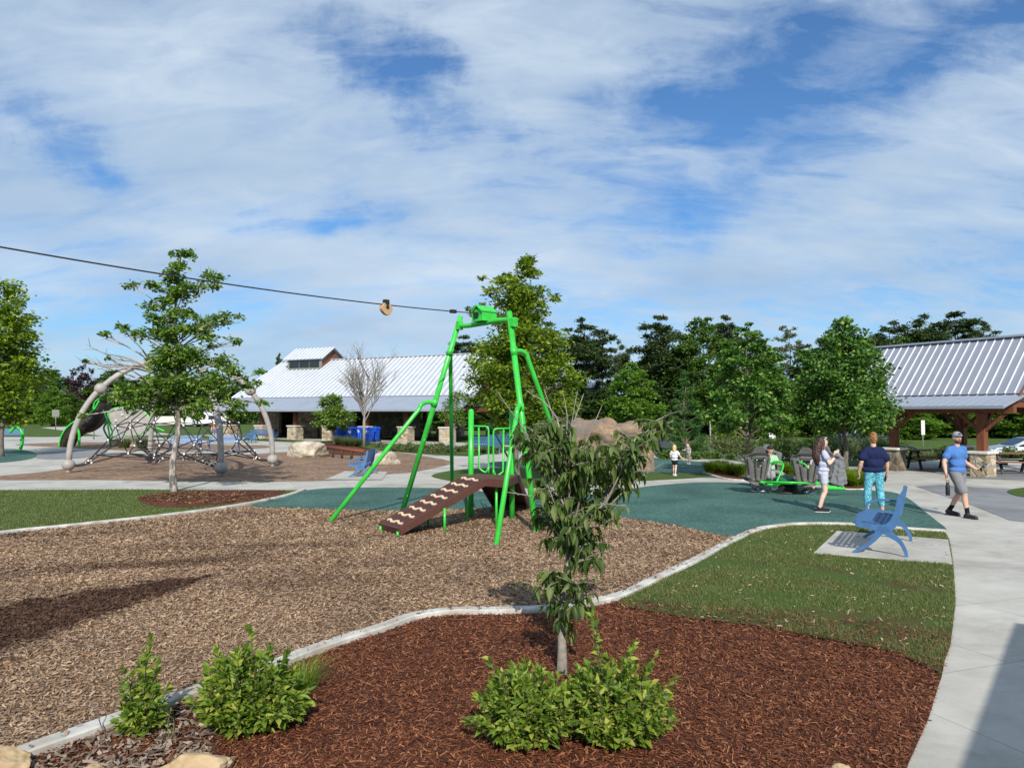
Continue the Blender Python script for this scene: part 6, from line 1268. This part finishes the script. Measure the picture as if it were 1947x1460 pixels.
# man in blue tee walking towards the viewer
def man_extra(root, hp, hr, Q, s):
    eyes(root, hp, s); m = MB(); m.ell(hp(0, .005, .05), (.09 * s, .106 * s, .085 * s), 18, hr); m.ell(hp(0, -.1, .05), (.065 * s, .06 * s, .014 * s), 16, hr)
    c = remesh(m, 'cap', cloth('grey_cap', (.26, .26, .27)), root, .009, 1); m = MB(); m.box(hp(0, -.098, .085), (.05 * s, .012, .03 * s)); m.build('cap_patch', M['black'], c)
    m = MB(); m.ell(hp(0, -.03, -.07), (.063 * s, .072 * s, .05 * s), 14, hr); m.ell(hp(0, -.095, -.035), (.03 * s, .012 * s, .007 * s), 10, hr); remesh(m, 'beard', noisy('brown_beard', (.06, .03, .02), (.12, .07, .045), 40, .9), root, .008, 1, .006, 60)
MP = G(1822, 983)
man = human('man in blue tee, grey shorts and grey cap walking towards the viewer with a bottle', MP, R(22), 1.79, dict(
    hipL=(.09, .0, .92), kneR=(-.07, -.2, .5), ankR=(-.04, -.24, .085), toeR=(-.05, -.42, .035), kneL=(.08, .02, .48), ankL=(.06, .24, .12), toeL=(.1, .08, .04), elbR=(-.33, .04, 1.14), wriR=(-.43, -.08, .92), finR=(-.45, -.12, .75), elbL=(.27, .04, 1.13), wriL=(.33, -.17, .99), finL=(.37, -.33, 1.0), shoL=(.195, .0, 1.40), shoR=(-.195, .02, 1.40)),
    bulk=1.14, head_yaw=R(-22), hair=noisy('short_brown_hair', (.05, .03, .02), (.09, .05, .03), 40, .8), shirt=cloth('blue_tee', (.07, .17, .42)), hem=.04, sleeve=.55, bottom=cloth('grey_shorts', (.19, .19, .2)), bottom_to=.85, shoes=(M['black'], M['black']), socks=cloth('black_sock', (.012, .012, .012)), extra=man_extra, loose=.01)
bp = man.matrix_basis @ Vector((-.46, -.13, .62)); r = empty('water_bottle', bp, 'black insulated bottle hanging from the hand of the man in blue', 'bottle')
m = MB(); m.tube([(0, 0, -.13), (0, 0, -.125), (0, 0, .07), (0, 0, .1), (0, 0, .105)], [.036, .042, .042, .03, .026], 16); m.build('bottle_body', M['black'], r); m = MB(); m.tube([(0, 0, .105), (0, 0, .135)], .028, 14); m.tube(smooth_line([(-.028, 0, .12), (-.02, 0, .17), (.02, 0, .17), (.028, 0, .12)], 4), .006, 6); m.build('bottle_cap', M['black'], r)
pp = man.matrix_basis @ Vector((.36, -.3, 1.04)); r = empty('phone', pp, 'black phone in the raised hand of the man in blue', 'phone', None, R(30)); m = MB(); m.box((0, 0, 0), (.15, .02, .075), Matrix.Rotation(R(-30), 3, 'Y')); m.build('phone_body', M['black'], r, .003)
# children
blond = noisy('blond_hair', (.45, .3, .12), (.7, .52, .28), 30, .6, bst=.5, bd=.01)
def bob(m, hp, hs, Q, s): m.cap(hp(0, .04, 0), hp(0, .06, -.12), .085 * hs, .07 * hs); m.cap(hp(.05, .03, -.02), hp(.05, .04, -.13), .04 * hs, .03 * hs); m.cap(hp(-.05, .03, -.02), hp(-.05, .04, -.13), .04 * hs, .03 * hs)
human('small blond child in white shirt and black shorts walking on the far rubber surface', G(1283, 905), R(150), 1.06, dict(kneL=(.08, -.1, .5), ankL=(.08, -.08, .1), toeL=(.09, -.25, .05), kneR=(-.08, .03, .5), ankR=(-.08, .14, .1), toeR=(-.09, -.03, .04), wriR=(-.42, -.18, 1.0), elbR=(-.3, -.05, 1.15), finR=(-.5, -.22, .9), wriL=(.28, -.12, .95)), bulk=1.05, skin=SKIN2, hair=blond, hairf=bob, shirt=cloth('white_tee', (.62, .64, .68)), hem=.06, bottom=cloth('black_shorts', (.015, .015, .02)), bottom_to=.5, shoes=(M['white'], M['white']), vox=.013, head_scale=1.35, sleeve=.5, loose=.02)
human('toddler in grey outfit farther off beside the blond child', G(1309, 883), R(-60), .88, dict(wriR=(-.3, -.3, 1.2), elbR=(-.26, -.1, 1.2), finR=(-.3, -.42, 1.25)), bulk=1.1, skin=SKIN2, hair=hairbrown, shirt=cloth('grey_romper', (.3, .3, .3)), bottom=cloth('taupe_shorts', (.24, .22, .2)), bottom_to=.8, shoes=(M['white'], M['white']), vox=.016, head_scale=1.5, loose=.02)
human('person in a coral top standing by the shelter pier, seen through the climber net', G(408, 839), R(20), 1.68, {}, fem=True, hair=hairbrown, shirt=cloth('coral_top', (.5, .16, .12)), bottom=cloth('blue_jeans_shorts', (.1, .14, .25)), bottom_to=.5, shoes=(M['white'], M['white']), vox=.02)

# ------------------------------------------------------------ sit-in spinner with grey seats
SPC = G(1498, 938)
def spinner_seat(root, x, y, rz):
    Mz = Matrix.Rotation(rz, 3, 'Z'); o = Vector((x, y, 0)); X = lambda a, b_, c: Mz @ Vector((a, b_, c)) + o
    prof = [(-.2, .3), (.2, .3), (.28, .65), (.36, .98), (.34, 1.07), (.2, 1.12), (.15, 1.22), (.08, 1.29), (-.08, 1.29), (-.15, 1.22), (-.2, 1.12), (-.34, 1.07), (-.36, .98), (-.28, .65)]
    prof = [(p.x, p.z) for p in smooth_line([Vector((a, 0, c)) for a, c in prof], 3, True)]
    m = MB(); n = len(prof); V = []
    for dy, ins in ((-.05, .03), (-.07, .0), (.0, .0), (.03, .03)):
        for a, c in prof: V.append(X(a * (1 - ins), dy - (c - .36) * .12 + .1 * (a / .33) ** 2 , c - ins * (c - .8)))
    m.add(V, [tuple(range(n))] + [tuple(range(4 * n - 1, 3 * n - 1, -1))] + [(j * n + i, j * n + (i + 1) % n, (j + 1) * n + (i + 1) % n, (j + 1) * n + i) for j in range(3) for i in range(n)], False)
    for k in (-1, 1): m.cap(X(k * .07, -.07, .42), X(k * .1, -.13, .86), .02, .022, 8); m.cap(X(k * .2, -.03, .42), X(k * .31, -.08, .98), .03, .035, 8)
    m.cap(X(-.14, -.185, 1.03), X(.14, -.185, 1.03), .035, .035, 8)
    # pan and side wings
    m.ell(X(0, .2, .4), (.28, .28, .07), 14); 
    for k in (-1, 1): m.cap(X(k * .27, .0, .48), X(k * .28, .3, .46), .05, .045); pass
    s_ = remesh(m, 'seat', M['greyseat'], root, .014, 2)
    for k in (-1, 1): m = MB(); m.ell(X(k * .11, -.17, .94), (.016, .012, .016), 8); m.build('bolt', M['white'], s_)
def spinner_ride():
    root = empty('seat_spinner', SPC, 'green tubular merry-go-round with tall grey seats on the rubber surface', 'spinner ride', None, R(-18))
    m = MB(); m.tube([(0, 0, 0), (0, 0, .06), (0, 0, .08), (0, 0, .3)], [.42, .42, .26, .24], 20); m.build('base', M['black'], root)
    m = MB(); m.ell((0, 0, .38), (.4, .4, .12), 16); m.build('hub', M['dkgreen'], root)
    for rr, z, tr_ in ((.95, .36, .03), (.55, .3, .028)):
        m = MB(); pts = [Vector((rr * math.cos(a) * (1 + .1 * math.cos(4 * a)), rr * math.sin(a) * (1 + .1 * math.cos(4 * a)), z + .03 * math.sin(3 * a))) for a in [i * math.pi / 18 for i in range(37)]]; m.tube(pts, tr_, 8, False); m.build('ring_tube', M['green'], root)
    for k in range(4):
        a = math.pi / 4 + k * math.pi / 2; c, s = math.cos(a), math.sin(a); m = MB(); m.tube(smooth_line([Vector((.2 * c, .2 * s, .28)), Vector((.6 * c, .6 * s, .26)), Vector((1.0 * c, 1.0 * s, .36))], 4), .038, 8); m.build('arm_tube', M['green'], root)
        m = MB(); m.tube(smooth_line([Vector((.75 * c - .3 * s, .75 * s + .3 * c, .34)), Vector((.42 * c - .25 * s, .42 * s + .25 * c, .78)), Vector((.36 * c, .36 * s, .86)), Vector((.42 * c + .25 * s, .42 * s - .25 * c, .78)), Vector((.75 * c + .3 * s, .75 * s - .3 * c, .34))], 4), .022, 8); m.build('grab_hoop', M['green'], root)
    m = MB(); m.cap((.9, -.6, .24), (1.35, -.45, .22), .07, .05); m.build('foot_rest', M['green'], root)
    for x, y, rz in SEATS: spinner_seat(root, x, y, rz)
    return root
SEATS = [(-.78, -.62, R(28)), (.42, -.72, R(4)), (.95, .75, R(150)), (-.45, .95, R(205))]
sr = spinner_ride()
sit = dict(pel=(0, .05, .5), wai=(0, .06, .64), che=(0, .05, .82), nec=(0, .04, .99), hea=(0, .02, 1.16), hipL=(.09, .02, .5), hipR=(-.09, .02, .5), kneL=(.12, -.36, .5), kneR=(-.12, -.36, .5), ankL=(.12, -.42, .12), ankR=(-.12, -.4, .12), toeL=(.12, -.58, .06), toeR=(-.12, -.56, .06), shoL=(.16, .05, .93), shoR=(-.16, .05, .93), elbL=(.22, -.08, .72), elbR=(-.22, -.08, .72), wriL=(.16, -.3, .74), wriR=(-.16, -.3, .74), finL=(.1, -.44, .78), finR=(-.1, -.44, .78))
def seated(dx, dy, rz, label, sc, **kw):
    p = sr.matrix_basis @ Vector((dx, dy, 0)); return human(label, Vector((p.x, p.y, 0.0)), rz + R(-18), 1.75 * sc, sit, vox=.013, **kw)
def blackcap(root, hp, hr, Q, s): m = MB(); m.ell(hp(0, .0, .045), (.092 * s, .11 * s, .08 * s), 14, hr); m.ell(hp(0, -.1, .04), (.06 * s, .06 * s, .014 * s), 12, hr); remesh(m, 'cap', M['black'], root, .012, 1)
seated(-.42, .72, R(25), 'rider in pale green tee and black cap seated between the two grey seat backs', 1.0, hair=hairbrown, shirt=cloth('mint_tee', (.3, .56, .32)), bottom=cloth('grey_pants', (.3, .3, .3)), bottom_to=1.7, shoes=(M['white'], M['white']), extra=blackcap, sleeve=.7)
seated(.75, .45, R(-30), 'rider in white top partly hidden behind the right grey seat', .95, hair=blond, shirt=cloth('white_top', (.6, .6, .6)), bottom=cloth('plum_shorts', (.12, .05, .08)), bottom_to=.6, shoes=(M['black'], M['white']))
seated(-.6, -.3, R(208), 'rider sunk in the left grey seat with only the legs showing', .82, hair=hairbrown, shirt=cloth('grey_top', (.3, .3, .32)), bottom=cloth('navy_shorts', (.03, .03, .06)), bottom_to=.6, shoes=(cloth('purple_shoe', (.14, .08, .18)), M['white']))
